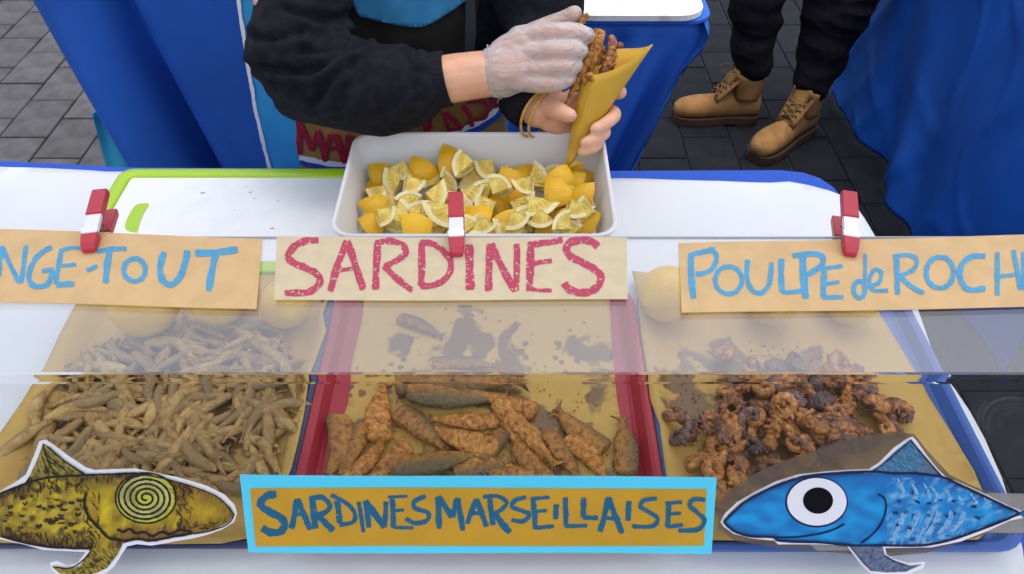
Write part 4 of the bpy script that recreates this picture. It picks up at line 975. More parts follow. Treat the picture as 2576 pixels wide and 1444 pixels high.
# ------------------------------------------------------------------ spring clamps on the rear edge
def clamp(u0, v0, u1, v1, label):
    tip = Pz(u0, v0, 1.006); d_ = ray(u1, v1); 
    end = None; best = 9
    for k in range(60):
        z = 1.006 + .0006 * k; p = Pz(u1, v1, z); e = abs((p - tip).length - .085)
        if e < best: best, end = e, p
    ax = (end - tip); L_ = ax.length; ax.normalize(); sd = ax.cross(Vector((0, 0, 1))).normalized(); nn = sd.cross(ax).normalized()
    B = Matrix((ax, sd, nn)).transposed()
    t = thing('spring_clamp', (tip.x, tip.y, 1.0), label, 'clamp', 'red spring clamps along the guard')
    def prism(name, prof, wd, m, upside=False, wd2=None):
        wd2 = wd2 or wd; v = []
        for x, z, kw in prof:
            for s in (-1, 1): pass
        lo = [tip + B @ Vector((x, -wd * kw, z)) for x, z, kw in prof]; hi = [tip + B @ Vector((x, wd * kw, z)) for x, z, kw in prof]
        if upside:
            fl = lambda p: Vector((p.x, p.y, 1.0 - GT - (p.z - 1.004) * 1.0 )); lo = [fl(p) for p in lo]; hi = [fl(p) for p in hi]
        k = len(prof); f = [(i, (i + 1) % k, k + (i + 1) % k, k + i) for i in range(k)] + [tuple(range(k))[::-1], tuple(range(k, 2 * k))]
        o = mesh(name, lo + hi, f, m, t); bevel(o, .0012, 2); return o
    h = .0065; jaw = .020; grip = .045
    pad = [(-.001, -.003, .75), (.006, -.0035, .95), (jaw, -.003, 1.05), (jaw, h, 1.05), (.005, h * .8, .9), (0, .002, .72)]
    arm = [(jaw - .003, h * .2, .95), (grip + .004, h * .2, .95), (grip + .004, h * 1.02, .95), (.026, h * 1.12, .95), (jaw - .003, h * .98, .95)]
    lip = [(jaw - .002, h * .9, .97), (jaw + .006, h * 1.15, .97), (jaw + .009, h * 1.30, .5), (jaw + .004, h * 1.22, .97), (jaw - .002, h * 1.12, .97)]
    hnd = [(grip, -.001, 1.02), (L_ - .002, -.001, 1.05), (L_, .002, .92), (L_ - .002, h * 1.2, .98), (grip, h * 1.25, 1.0)]
    w_ = .0077
    prism('jaw_pad', pad, w_, M_clampred); prism('lever', arm, w_, M_steel); prism('handle_grip', hnd, w_, M_clampred); prism('rivet_plate', lip, w_, M_steel)
    prism('jaw_pad', pad, w_, M_clampred, True); prism('lever', arm, w_ * .9, M_steel, True); prism('handle_grip', hnd, w_, M_clampred, True)
    c = tip + B @ Vector((.036, 0, -.004)); ch = []
    for k in range(30): a = k * .9; ch.append(tuple(c + B @ Vector((.004 * math.cos(a), -.007 + .014 * k / 29, .004 * math.sin(a)))) + (.0008,))
    vv, ff = tube(ch, 5, n=1); mesh('spring', vv, ff, M_dsteel, t, smooth=True)
clamp(1149, 640, 1147, 492, 'red and silver clamp standing straight on the middle SARDINES sign')
clamp(222, 630, 258, 486, 'red and silver clamp leaning right, on the left sign')
clamp(2140, 640, 2132, 490, 'red and silver clamp on the right sign above the letter P')

# ================================================================== BANNER ON THE FRONT SHEET
def f3(u, v, off): return Pf(u, v, .0009 + off)
bn_ = card('banner', [(603, 1195), (1803, 1201), (1790, 1393), (625, 1390)], M_cyan, 'light blue banner lettered SARDINES MARSEILLAISES on an ochre panel', 'banner', f3)
def flat_panel(name, cs, off, m, par):
    v = [f3(u, v_, off) for u, v_ in cs]; o = mesh(name, v, [tuple(range(len(v)))[::-1]], m, par); solid(o, .0004); return o
flat_panel('panel', [(629, 1229), (1000, 1227), (1400, 1229), (1778, 1231), (1771, 1373), (1400, 1374), (1000, 1373), (643, 1375)], .0010, M_ochre, bn_)
z5 = lambda x, y: (707.5 + x * .3803, 925.2 + y * .3803); z4 = lambda x, y: (x * .3593, 925.2 + y * .3593); z6 = lambda x, y: (1614.5 + x * .3733, 925.2 + y * .3733)
inv5 = lambda u, v: ((u - 707.5) / .3803, (v - 925.2) / .3803)
conv = lambda z, pts: [inv5(*z(*p)) for p in pts]
s5 = [(conv(z4, [(1935, 885), (1860, 900), (1825, 960), (1890, 1010), (1965, 1050), (1992, 1100), (1960, 1148), (1890, 1152), (1835, 1120)]), 50),
      ([(68, 1065), (90, 960), (105, 868)], 38), ([(105, 868), (150, 970), (190, 1072)], 38), ([(80, 975), (140, 965)], 24), ([(205, 865), (215, 960), (225, 1065)], 44), ([(185, 865), (270, 858), (322, 915), (285, 960), (225, 975)], 34), ([(235, 970), (290, 1025), (345, 1078)], 42),
      ([(370, 880), (380, 960), (388, 1030)], 38), ([(328, 842), (430, 895), (485, 960), (475, 1020), (385, 1042)], 28), ([(512, 885), (528, 980), (543, 1088)], 28), ([(578, 1058), (570, 960), (555, 880)], 36), ([(555, 880), (620, 970), (685, 1055)], 44), ([(682, 1058), (690, 960), (692, 885)], 32),
      ([(735, 868), (740, 960), (742, 1060)], 34), ([(705, 856), (835, 850)], 20), ([(742, 946), (812, 940)], 22), ([(740, 1056), (875, 1060)], 22), ([(955, 848), (880, 885), (888, 930), (970, 958), (965, 1008), (890, 1030), (822, 998)], 30),
      ([(1045, 1065), (1040, 950), (1038, 852)], 38), ([(1038, 852), (1085, 920), (1130, 990)], 38), ([(1130, 990), (1150, 920), (1165, 862)], 36), ([(1165, 862), (1185, 970), (1202, 1078)], 36), ([(1228, 1032), (1260, 950), (1290, 868)], 34), ([(1290, 868), (1325, 960), (1358, 1052)], 36), ([(1240, 966), (1330, 960)], 24),
      ([(1378, 860), (1390, 960), (1402, 1042)], 34), ([(1335, 855), (1430, 850), (1492, 890), (1455, 940), (1400, 965)], 26), ([(1405, 955), (1460, 1030), (1515, 1090)], 42), ([(1622, 858), (1550, 875), (1528, 920), (1590, 945), (1642, 970), (1602, 1015), (1522, 1008)], 28),
      ([(1665, 860), (1675, 960), (1680, 1068)], 34), ([(1650, 866), (1775, 858)], 24), ([(1670, 952), (1758, 945)], 22), ([(1680, 1060), (1805, 1048)], 26), ([(1820, 903), (1815, 1003)], 36), ([(1880, 858), (1885, 1052)], 34), ([(1880, 1050), (2025, 1044)], 26), ([(2000, 858), (2000, 992)], 36), ([(1995, 990), (2095, 995)], 30),
      ([(2108, 1085), (2140, 970), (2165, 858)], 36), ([(2165, 858), (2210, 980), (2258, 1095)], 38), ([(2125, 992), (2242, 1002)], 26), ([(2300, 882), (2295, 1013)], 36), ([(2485, 865), (2400, 878), (2378, 920), (2440, 958), (2492, 1000), (2452, 1050), (2322, 1048)], 28),
      (conv(z6, [(182, 908), (180, 990), (175, 1075)]), 32), (conv(z6, [(160, 916), (272, 905)]), 24), (conv(z6, [(175, 986), (265, 980)]), 22), (conv(z6, [(172, 1072), (278, 1060)]), 28), (conv(z6, [(428, 890), (350, 888), (325, 930), (380, 980), (422, 1030), (380, 1090), (248, 1097)]), 30)]
lettering(s5, z5, lambda u, v, o: f3(u, v, o + .0011), M_tealp, bn_, 12, .3803, lift=.000008, rag=.55)

# ================================================================== PAPER FISH
def paint_mesh(name, outline, to3, off, colfn, step, m, par):
    P = outline; n_ = len(P); pts = [Vector(p) for p in P]
    xs = [p[0] for p in P]; ys = [p[1] for p in P]; x = min(xs); row = 0
    while x < max(xs):
        y = min(ys) + (step / 2 if row % 2 else 0)
        while y < max(ys): pts.append(Vector((x, y))); y += step
        x += step * .87; row += 1
    V, E_, Fc, *_ = delaunay_2d_cdt(pts, [], [list(range(n_))], 1, 1e-4)
    o = mesh(name, [to3(p.x, p.y, off) for p in V], [tuple(q)[::-1] for q in Fc], m, par)
    ca = o.data.color_attributes.new('paint', 'FLOAT_COLOR', 'POINT')
    for i, p in enumerate(V):
        c = colfn(p.x, p.y); ca.data[i].color = (c[0], c[1], c[2], 1)
    return o
def paint_mat():
    m = mat('painted_paper', (1, 1, 1, 1), .45, bump=.05, bscale=300); n, N, L, b = nodes_of(m)
    a = N.new('ShaderNodeAttribute'); a.attribute_name = 'paint'; L.new(a.outputs['Color'], b.inputs['Base Color']); return m
M_art = paint_mat()
def mixc(a, b, t): t = max(0, min(1, t)); return tuple(x + (y - x) * t for x, y in zip(a, b))
def fishcard(outer, label):
    v0 = [f3(u, v, .0) for u, v in outer]; ctr = sum(v0, Vector()) / len(v0)
    t = thing('paper_fish', ctr, label, 'paper fish')
    V, E_, Fc, *_ = delaunay_2d_cdt([Vector(p) for p in outer], [], [list(range(len(outer)))], 1, 1e-4)
    o = mesh('cutout', [f3(p.x, p.y, .0004) for p in V], [tuple(q)[::-1] for q in Fc], M_fishwhite, t); solid(o, .0006, -1); return t
# yellow fish
yo = [(-430, 870), (-380, 1010), (-430, 1150), (-260, 1080), (-120, 1170), (0, 1200), (180, 1240), (300, 1275), (480, 1285), (600, 1290), (540, 1370), (470, 1390), (400, 1355), (350, 1365), (360, 1410), (420, 1470), (600, 1500), (740, 1440), (800, 1390), (850, 1310), (890, 1250), (960, 1235), (1060, 1245), (1150, 1230), (1250, 1210), (1350, 1195), (1450, 1170), (1560, 1130), (1640, 1080), (1660, 1020), (1640, 960), (1570, 890), (1450, 830), (1250, 770), (1050, 730), (950, 708), (780, 712), (660, 718), (600, 700), (480, 620), (370, 540), (320, 505), (275, 515), (235, 620), (180, 750), (110, 800), (0, 865), (-120, 920), (-260, 960)]
yi = [(-400, 920), (-355, 1010), (-400, 1110), (-250, 1050), (-100, 1150), (0, 1180), (150, 1215), (300, 1250), (500, 1270), (640, 1265), (620, 1300), (560, 1390), (470, 1415), (365, 1385), (370, 1400), (420, 1440), (560, 1470), (680, 1435), (750, 1400), (820, 1310), (860, 1230), (960, 1205), (1060, 1215), (1200, 1190), (1350, 1165), (1500, 1130), (1600, 1080), (1635, 1030), (1615, 980), (1540, 915), (1420, 855), (1230, 795), (1050, 755), (950, 732), (780, 740), (600, 745), (450, 650), (330, 545), (300, 530), (270, 620), (215, 740), (170, 815), (0, 875), (-100, 930), (-260, 990)]
def dist_poly(x, y, P):
    best = 1e9
    for i in range(len(P)):
        ax, ay = P[i - 1]; bx_, by_ = P[i]; dx, dy = bx_ - ax, by_ - ay; t = max(0, min(1, ((x - ax) * dx + (y - ay) * dy) / (dx * dx + dy * dy or 1)))
        best = min(best, math.hypot(x - ax - dx * t, y - ay - dy * t))
    return best
def ycol(u, v):
    x, y = u / .3593, (v - 925.2) / .3593
    n1 = noise2(x / 70, y / 110, 1); n2_ = noise2(x / 16, y / 30, 5); n3 = noise2(x / 9, y / 9, 9); n4 = noise2(x / 10 + y / 40, y / 55, 2)
    c = mixc((.34, .23, .018), (.56, .41, .02), .5 + n1)
    c = mixc(c, (.62, .50, .012), max(0, noise2(x / 45 + y / 160, y / 130, 12)) * 1.5)
    c = mixc(c, (.10, .045, .018), max(0, noise2(x / 90, y / 60, 55)) * 1.1 * (.6 + .8 * abs(n4)))
    if x < 620 and y > 750:                       # scale patches on the flank
        c = mixc(c, (.05, .03, .014), .9 * max(0, noise2(x / 60 - y / 200, y / 42, 3)) * 1.9)
        c = mixc(c, (.40, .40, .16), .5 * max(0, noise2(x / 80, y / 45, 33)))
    dark = max(0, 1 - (dist_poly(x, y, yi)) / (125 + 90 * n1)); c = mixc(c, (.16, .07, .03), dark * .8); c = mixc(c, (.018, .011, .007), dark * (.75 + 1.9 * n4 + .9 * n3))
    if y < 760 and x < 640: c = mixc(mixc((.40, .34, .07), (.20, .16, .03), .5 + 1.4 * noise2(x / 22 - y / 60, y / 60 + x / 50, 7)), (.01, .01, .008), max(0, 1.6 * noise2((x + y) / 60, (x - y) / 9, 8)))
    if y > 1262: c = mixc((.42, .32, .03), (.03, .02, .01), .4 + 1.5 * noise2((x + y) / 60, (x - y) / 12, 8))
    if x > 1120: c = mixc(c, (.22, .075, .02), max(0, min(1, (.35 + 1.2 * n1) * max(0, 1 - abs(x - 1280 - (y - 900) * .15) / 130))))
    if x > 1330: c = mixc(c, (.48, .29, .02), .55); c = mixc(c, (.06, .03, .01), dark * .6 * (.6 + n4))
    if y > 1120 and x < 1350 and x > 850: c = mixc(c, (.30, .14, .05), .4)
    return c
yf_ = fishcard([z4(*p) for p in yo], 'yellow and black painted paper fish with a spiral eye, taped to the front')
paint_mesh('painting', [z4(*p) for p in yi], f3, .0012, ycol, 2.2, M_art, yf_)
sp_ = [(1020 + (14 + r_ * 186) * math.cos(a), 912 + (12 + r_ * 152) * math.sin(a)) for r_, a in [((k / 90), k / 90 * 2 * math.pi * 4.6 + 1) for k in range(91)]]
M_inkr = mat('ink_stroke', (.012, .009, .008, 1), .6)
M_palestroke = mat('pale_stroke', (.44, .42, .17, 1), .6, var=.25, scale=60)
M_yst = mat('yellow_stroke', (.46, .45, .05, 1), .6, var=.25, scale=60)
ev = [z4(1020 + 212 * math.cos(R(a)), 912 + 176 * math.sin(R(a))) for a in range(0, 360, 10)]
v = [f3(u, v_, .0016) for u, v_ in ev]; mesh('eye', v, [tuple(range(len(v)))[::-1]], M_yst, yf_)
lt = lambda o_: (lambda u, v, o: f3(u, v, o + o_))
v, f = ribbons([([(x * 1., y) for x, y in [(1020 + (x - 1020) * .93, 912 + (y - 912) * .93) for x, y in sp_[30:]]], 20)], z4, lt(.0017), .3593, 4); mesh('eye_ring', v, f, M_palestroke, yf_)
v, f = ribbons([(sp_, 15), (circ(1020, 912, 212, 176, 0, 360, 30), 12), ([(820, 1130), (860, 1150), (905, 1130), (950, 1160), (1010, 1150), (1060, 1180), (1130, 1150), (1190, 1165), (1260, 1135), (1345, 1150)], 17), ([(600, 880), (590, 960), (625, 1050), (700, 1130), (760, 1190), (860, 1210)], 20), ([(860, 1215), (960, 1200), (1060, 1210), (1200, 1185), (1345, 1160)], 18),
                ([(0, 880), (170, 815), (330, 770), (600, 752), (780, 745), (950, 738), (1060, 755)], 14), ([(300, 530), (330, 640), (360, 700), (400, 770)], 8), ([(330, 550), (460, 660), (600, 750)], 10), ([(310, 600), (420, 690), (500, 750)], 6), ([(290, 620), (330, 720), (350, 770)], 7), ([(640, 1268), (600, 1330), (500, 1400), (380, 1395)], 10), ([(0, 1180), (300, 1250), (640, 1268)], 16),
                ([(1640, 1020), (1600, 1090), (1480, 1140), (1350, 1165)], 9), ([(1060, 757), (1230, 797), (1420, 857), (1540, 918), (1635, 1020)], 9)], z4, lt(.0019), .3593, 6, lift=.00002, rag=.9)
mesh('ink_lines', v, f, M_inkr, yf_)
q = random.Random(5); scr = []
def scrib(n_, box, ln, ang, wd):
    for _ in range(n_):
        x, y = q.uniform(box[0], box[1]), q.uniform(box[2], box[3])
        if dist_poly(x, y, yi) < 4: continue
        a = R(ang + q.uniform(-35, 35)); l = ln * q.uniform(.5, 1.3); b_ = q.uniform(-.4, .4)
        if not inside(x + l * math.cos(a), y + l * math.sin(a), [Vector(p) for p in yi]) or not inside(x, y, [Vector(p) for p in yi]): continue
        scr.append(([(x, y), (x + l * .5 * math.cos(a + b_), y + l * .5 * math.sin(a + b_)), (x + l * math.cos(a), y + l * math.sin(a))], wd * q.uniform(.6, 1.3)))
scrib(60, (20, 560, 770, 850), 50, 70, 6); scrib(55, (30, 640, 1150, 1235), 55, 65, 7); scrib(22, (560, 700, 800, 1180), 60, 75, 7); scrib(26, (1150, 1330, 800, 900), 50, 60, 6); scrib(30, (1230, 1330, 930, 1130), 45, 80, 6); scrib(20, (1350, 1560, 1080, 1130), 40, 160, 6); scrib(26, (450, 780, 1290, 1420), 60, 140, 6); scrib(24, (260, 520, 640, 740), 60, 50, 5)
for k in range(46):
    x, y = q.uniform(10, 560), q.uniform(900, 1160); l = q.uniform(16, 55); d_ = q.uniform(-6, 22)
    scr.append(([(x, y), (x + l * .5, y + d_), (x + l, y + q.uniform(-8, 8))], q.uniform(4, 22)))
v, f = ribbons(scr, z4, lt(.00165), .3593, 16, lift=.0000006, rag=1.2); mesh('brush_scribbles', v, f, crayon('brown_ink', (.035, .018, .010, 1), .50, 420), yf_)['kind'] = 'stuff'
# blue fish
bo = [(530, 1040), (560, 985), (640, 910), (760, 840), (900, 770), (1060, 720), (1250, 700), (1400, 690), (1530, 685), (1600, 640), (1700, 540), (1790, 480), (1825, 465), (1850, 490), (1920, 590), (2000, 690), (2055, 740), (2200, 800), (2350, 870), (2480, 935), (2560, 966), (2700, 860), (2760, 840), (2700, 1000), (2770, 1140), (2700, 1130), (2580, 1010), (2480, 1030), (2330, 1100), (2150, 1170), (1950, 1210), (1640, 1215), (1650, 1260), (1700, 1290), (1800, 1320), (1910, 1310), (1900, 1350), (1800, 1390), (1650, 1395), (1540, 1385), (1480, 1330), (1380, 1200), (1200, 1190), (920, 1190), (890, 1165), (740, 1150), (620, 1120), (550, 1070)]
bi = [(553, 1040), (588, 985), (680, 915), (800, 845), (930, 785), (1080, 738), (1250, 715), (1400, 705), (1540, 700), (1620, 650), (1720, 555), (1815, 480), (1845, 520), (1940, 630), (2030, 735), (2130, 780), (2300, 860), (2450, 935), (2545, 978), (2700, 880), (2735, 870), (2680, 1000), (2740, 1120), (2700, 1110), (2555, 992), (2440, 1030), (2300, 1085), (2150, 1140), (1950, 1190), (1800, 1200), (1620, 1195), (1640, 1270), (1700, 1300), (1800, 1335), (1890, 1325), (1780, 1375), (1650, 1380), (1550, 1370), (1490, 1310), (1400, 1195), (1200, 1175), (930, 1165), (890, 1140), (740, 1135), (630, 1105), (570, 1072)]
def bcol(u, v):
    x, y = (u - 1614.5) / .3733, (v - 925.2) / .3733
    n1 = noise2(x / 120, y / 70, 1); n2_ = noise2(x / 14, y / 50, 5); n3 = noise2(x / 10, y / 10, 9)
    c = mixc((.010, .17, .50), (.013, .32, .72), .5 + n1 * 1.1)
    c = mixc(c, (.010, .075, .36), max(0, 1 - (y - 700) / (140 + 40 * n1)) * .85)
    d = dist_poly(x, y, bi); c = mixc(c, (.006, .018, .10), max(0, 1 - d / 34) * .85)
    if x > 1650 and 740 < y < 1195:
        c = mixc(c, (.20, .42, .72), max(0, noise2(x / 55 + y / 90, y / 40, 3)) * 1.3)
        c = mixc(c, (.28, .50, .78), max(0, noise2((x + y * .45) / 16, (y - x * .3) / 80, 13)) * max(0, (y - 960) / 230) * 1.5)
        c = mixc(c, (.01, .05, .18), max(0, noise2(x / 50, y / 26, 21) - .25) * 1.6)
    if y < 712 and x > 1500:
        a = noise2((x + y) / 70, (x - y) / 8, 3); c = mixc((.02, .13, .28), (.12, .30, .46), .5 + 1.2 * a); c = mixc(c, (.008, .02, .06), max(0, noise2((x + y) / 60, (x - y) / 6, 30)) * 1.6)
        if x > 1900: c = mixc(c, (.16, .15, .17), .5 + n3)
    if y > 1205:
        a = noise2((x - y) / 60, (x + y) / 10, 3); c = mixc((.03, .12, .26), (.22, .24, .32), .5 + 1.3 * a); c = mixc(c, (.01, .015, .03), max(0, noise2((x - y) / 50, (x + y) / 7, 30)) * 1.7); c = mixc(c, (.22, .09, .05), max(0, noise2(x / 30, y / 30, 44) - .2))
    return c
bf = fishcard([z6(*p) for p in bo], 'blue painted paper fish with a big round white eye, taped to the front')
paint_mesh('painting', [z6(*p) for p in bi], f3, .0012, bcol, 2.4, M_art, bf)
def disc(name, cx, cy, rx, ry, off, m, par, z):
    v = [f3(*z(cx + rx * math.cos(R(a)), cy + ry * math.sin(R(a))), off) for a in range(0, 360, 8)]; return mesh(name, v, [tuple(range(len(v)))[::-1]], m, par)
disc('eye_outline', 1178, 905, 212, 172, .0016, mat('eye_navy', (.006, .02, .11, 1), .5), bf, z6)
disc('eye', 1180, 903, 200, 160, .0019, M_fishwhite, bf, z6); disc('pupil', 1188, 895, 101, 89, .0022, M_ink, bf, z6)
v, f = ribbons([([(905, 1143), (1050, 1140), (1200, 1118), (1300, 1088), (1368, 1052)], 13), ([(1590, 850), (1635, 880), (1648, 945), (1620, 1040), (1560, 1120), (1480, 1182)], 12), ([(553, 1040), (630, 1105), (740, 1137), (890, 1142), (930, 1167), (1200, 1178), (1400, 1197), (1620, 1197), (1800, 1200), (1950, 1190), (2150, 1140), (2440, 1030), (2545, 982)], 15),
                ([(553, 1040), (680, 915), (800, 845), (930, 785), (1080, 738), (1250, 715), (1540, 700), (1700, 712), (1850, 712), (2030, 738), (2130, 782), (2300, 862), (2545, 978)], 16), ([(1815, 490), (1940, 640), (2030, 738)], 7), ([(1545, 700), (1620, 655), (1815, 490)], 6), ([(1400, 1200), (1490, 1310), (1550, 1370)], 6), ([(1640, 1265), (1700, 1302), (1800, 1337)], 8)], z6, lt(.0018), .3733, 9, lift=.00002, rag=.5)
scr = []
for c_ in range(8):
    x0 = 1700 + c_ * 88 + q.uniform(-22, 22); h_ = 150 - c_ * 13 + q.uniform(-25, 15)
    for k in range(3): scr.append(([(x0 + 10 * k, 880 - h_ + 14 * k + c_ * 8), (x0 + 34 + 8 * k, 880 - h_ * .4 + 6 * k + c_ * 8), (x0 + 18 + 9 * k, 880 + c_ * 8)], q.uniform(7, 15)))
    if c_ < 6:
        for k in range(4): scr.append(([(x0 + 40 + 9 * k, 960 + 6 * k), (x0 + 10 + 9 * k, 1060 - 4 * c_), (x0 - 50 + 10 * k, 1165 - c_ * 12)], q.uniform(5, 11)))
v_, f_ = ribbons(scr, z6, lt(.0013), .3733, 31, lift=.000001, rag=1.2); mesh('pale_strokes', v_, f_, crayon('pale_blue_paint', (.22, .44, .72, 1), .56, 300), bf)
scr = []
for k in range(14):
    x = 1715 + 100 * (k % 6) + q.uniform(-30, 30); y = 895 + 80 * (k // 6) + 5 * (k % 6) + q.uniform(-18, 18); scr.append(([(x, y), (x + q.uniform(12, 40), y + q.uniform(-6, 14))], q.uniform(9, 22)))
v_, f_ = ribbons(scr, z6, lt(.0015), .3733, 33, lift=.000001, rag=1.2); mesh('scale_marks', v_, f_, crayon('dark_blue_paint', (.008, .03, .11, 1), .5, 300), bf)
mesh('ink_lines', v, f, mat('navy_ink', (.005, .012, .06, 1), .5), bf)
# greyed plastic film behind the blue fish, and the strip of tape at its tail
def film(name, mixf, col):
    m = bpy.data.materials.new(name); m.use_nodes = True; n = m.node_tree; N = n.nodes; L = n.links; b = N['Principled BSDF']; out = [x for x in N if x.type == 'OUTPUT_MATERIAL'][0]
    b.inputs['Base Color'].default_value = col; b.inputs['Roughness'].default_value = .3; tr = N.new('ShaderNodeBsdfTransparent'); mx = N.new('ShaderNodeMixShader')
    tc = N.new('ShaderNodeTexCoord'); t = N.new('ShaderNodeTexNoise'); t.inputs['Scale'].default_value = 30; L.new(tc.outputs['Object'], t.inputs['Vector'])
    mr = N.new('ShaderNodeMapRange'); mr.inputs['From Min'].default_value = .3; mr.inputs['From Max'].default_value = .7; mr.inputs['To Min'].default_value = mixf * .8; mr.inputs['To Max'].default_value = mixf * 1.2; L.new(t.outputs[0], mr.inputs[0])
    L.new(mr.outputs[0], mx.inputs[0]); L.new(tr.outputs[0], mx.inputs[1]); L.new(b.outputs[0], mx.inputs[2]); L.new(mx.outputs[0], out.inputs[0]); return m
fo_ = [(1804, 1285), (1815, 1255), (1850, 1222), (1905, 1188), (1960, 1164), (2060, 1130), (2150, 1100), (2250, 1086), (2300, 1092), (2330, 1130), (2390, 1195), (2470, 1232), (2590, 1250), (2590, 1345), (2490, 1342), (2420, 1362), (2330, 1390), (2200, 1402), (2120, 1392), (1960, 1378), (1850, 1360), (1806, 1330)]
V, E_, Fc, *_ = delaunay_2d_cdt([Vector(p) for p in fo_], [], [list(range(len(fo_)))], 1, 1e-4)
o = mesh('plastic_film', [f3(p.x, p.y, -.0006) for p in V], [tuple(q)[::-1] for q in Fc], film('film', .52, (.16, .125, .10, 1))); solid(o, .0002, 1); tag(o, 'dull greyish plastic film on the guard behind the blue paper fish', 'film')
o = mesh('tape_strip', [f3(u, v_, -.0001) for u, v_ in ((2452, 1240), (2640, 1243), (2640, 1343), (2440, 1338))], [(0, 3, 2, 1)], film('tape', .30, (.55, .54, .52, 1))); solid(o, .0002); tag(o, 'strip of clear tape behind the tail of the blue paper fish', 'tape')
o = mesh('tape_strip', [f3(u, v_, -.0002) for u, v_ in ((2030, 1362), (2055, 1385), (2170, 1384), (2160, 1366))], [(0, 3, 2, 1)], film('tape2', .25, (.55, .54, .52, 1))); solid(o, .0002); tag(o, 'small bit of clear tape below the belly of the blue fish', 'tape')
# dried wipe marks in arcs on the right end of the front sheet
wm = []; q = random.Random(9)
for k in range(26):
    r_ = q.uniform(18, 95); a0 = q.uniform(120, 260); a1 = a0 + q.uniform(40, 130)
    wm.append((circ(2545 + q.uniform(-6, 6), 1062 + q.uniform(-6, 6), r_, r_ * .8, a0, a1, 8), q.uniform(1.0, 2.4)))
v, f = ribbons(wm, lambda x, y: (x, y), lambda u, v_, o: Pf(u, v_, .0002 + o * .2), 1, 9, rag=.8); mesh('wipe_marks', v, f, film('wipe_film', .045, (.6, .62, .66, 1)), gd)['kind'] = 'stuff'

# ================================================================== THE SERVER
Z3 = lambda x, y: (1133.8 + x * .31406, y * .31406)
HK = .96                            # the hands reach forward over the lemon box
def Pk(u, v, d): return Pd(u, v, d * HK)
def D3(x, y, dep): return tuple(Pk(*Z3(x, y), dep))
def ch(*pts): return [tuple(p[0]) + (p[1],) for p in pts]
SVX = -.19
sv = thing('person', (SVX, 1.28, 0), 'server in black sweatshirt and light blue apron filling a paper cone, one hand gloved', 'person')
eR, wR = Pk(770, 205, 1.17), Pk(1225, 186, 1.150)
shR, shL = Vector((SVX - .185, 1.24, 1.265)), Vector((SVX + .185, 1.24, 1.265))
eL, wL = Pd(1395, -30, 1.23), Pk(1352, 278, 1.195)
def hand_right(k=0.):
    """back of the hand to the camera, thumb up and behind, fingers curling to the right"""
    q = lambda x, y, d, r: D3(x, y, d) + (r + k,)
    c = []
    for (kx, ky), r in (((560, 330), .0165), ((575, 440), .0175), ((575, 545), .017), ((560, 640), .0145)):
        c.append([(q(385, 560, 1.148, .0215) if k else tuple(wR)[:3] + (.0215,)), q(430, (560 + ky) / 2 - 20, 1.143, .0205), q(kx, ky, 1.135, r)])
    c.append([q(540, 300, 1.137, .014), q(650, 278, 1.132, .0128), q(870, 262, 1.124, .0120), q(1000, 262, 1.130, .0112), q(1090, 285, 1.142, .0092)])
    c.append([q(560, 430, 1.133, .014), q(660, 425, 1.128, .0132), q(880, 408, 1.118, .0122), q(985, 405, 1.128, .0113), q(1040, 412, 1.146, .0094)])
    c.append([q(560, 545, 1.135, .0135), q(660, 552, 1.130, .0126), q(870, 540, 1.122, .0116), q(960, 530, 1.133, .0106), q(1005, 528, 1.150, .009)])
    c.append([q(550, 640, 1.138, .012), q(640, 665, 1.134, .0112), q(820, 672, 1.128, .0102), q(915, 640, 1.138, .0094), q(955, 622, 1.152, .0082)])
    c.append([q(390, 470, 1.158, .0170), q(560, 330, 1.172, .0155), q(760, 225, 1.176, .0130), q(900, 165, 1.168, .0122), q(985, 115, 1.158, .0100)])
    return c
def hand_left(k=0.):
    """holds the cone: thumb in front on the left, fingers coming round from behind on the right"""
    q = lambda x, y, d, r: D3(x, y, d) + (r + k,)
    c = [[tuple(wL) + (.021,), q(800, 880, 1.200, .021), q(890, 830, 1.212, .0165)], [tuple(wL) + (.021,), q(800, 930, 1.205, .020), q(900, 920, 1.218, .0165)], [tuple(wL) + (.02,), q(820, 985, 1.205, .0165), q(910, 1010, 1.216, .0145)]]
    c.append([q(745, 830, 1.188, .0175), q(800, 860, 1.172, .0155), q(880, 895, 1.152, .0130), q(955, 925, 1.141, .0105)])
    c.append([q(890, 820, 1.214, .0125), q(1050, 740, 1.226, .0112), q(1230, 745, 1.222, .0105), q(1345, 745, 1.196, .0100), q(1362, 735, 1.182, .0092)])
    c.append([q(900, 900, 1.219, .0125), q(1080, 870, 1.226, .0115), q(1230, 880, 1.214, .0112), q(1312, 915, 1.184, .0108), q(1245, 985, 1.156, .0098), q(1160, 1030, 1.146, .0085)])
    c.append([q(900, 960, 1.218, .0122), q(1050, 980, 1.224, .0112), q(1170, 1010, 1.208, .0108), q(1232, 1060, 1.180, .0102), q(1150, 1112, 1.156, .0094), q(1075, 1146, 1.148, .0082)])
    c.append([q(900, 1010, 1.214, .0115), q(1020, 1070, 1.218, .0105), q(1120, 1120, 1.202, .0098), q(1170, 1160, 1.178, .0092), q(1115, 1198, 1.160, .0084), q(1052, 1218, 1.154, .0074)])
    return c
b = MB()
for sx in (-1, 1):
    x = SVX + sx * .09
    b.add(*tube([(x * 1., 1.29, .90, .088), (x, 1.28, .70, .075), (x, 1.27, .48, .055), (x, 1.29, .30, .050), (x, 1.30, .085, .036)], 14)); b.add(*tube([(x, 1.31, .045, .034), (x, 1.22, .035, .032), (x + sx * .01, 1.13, .028, .024)], 10))
for dx in (-.085, 0, .085): b.add(*tube([(SVX + dx, 1.29, .90, .095), (SVX + dx, 1.29, 1.05, .085), (SVX + dx * 1.1, 1.28, 1.20, .085), (SVX + dx * .9, 1.27, 1.265, .06)], 14))
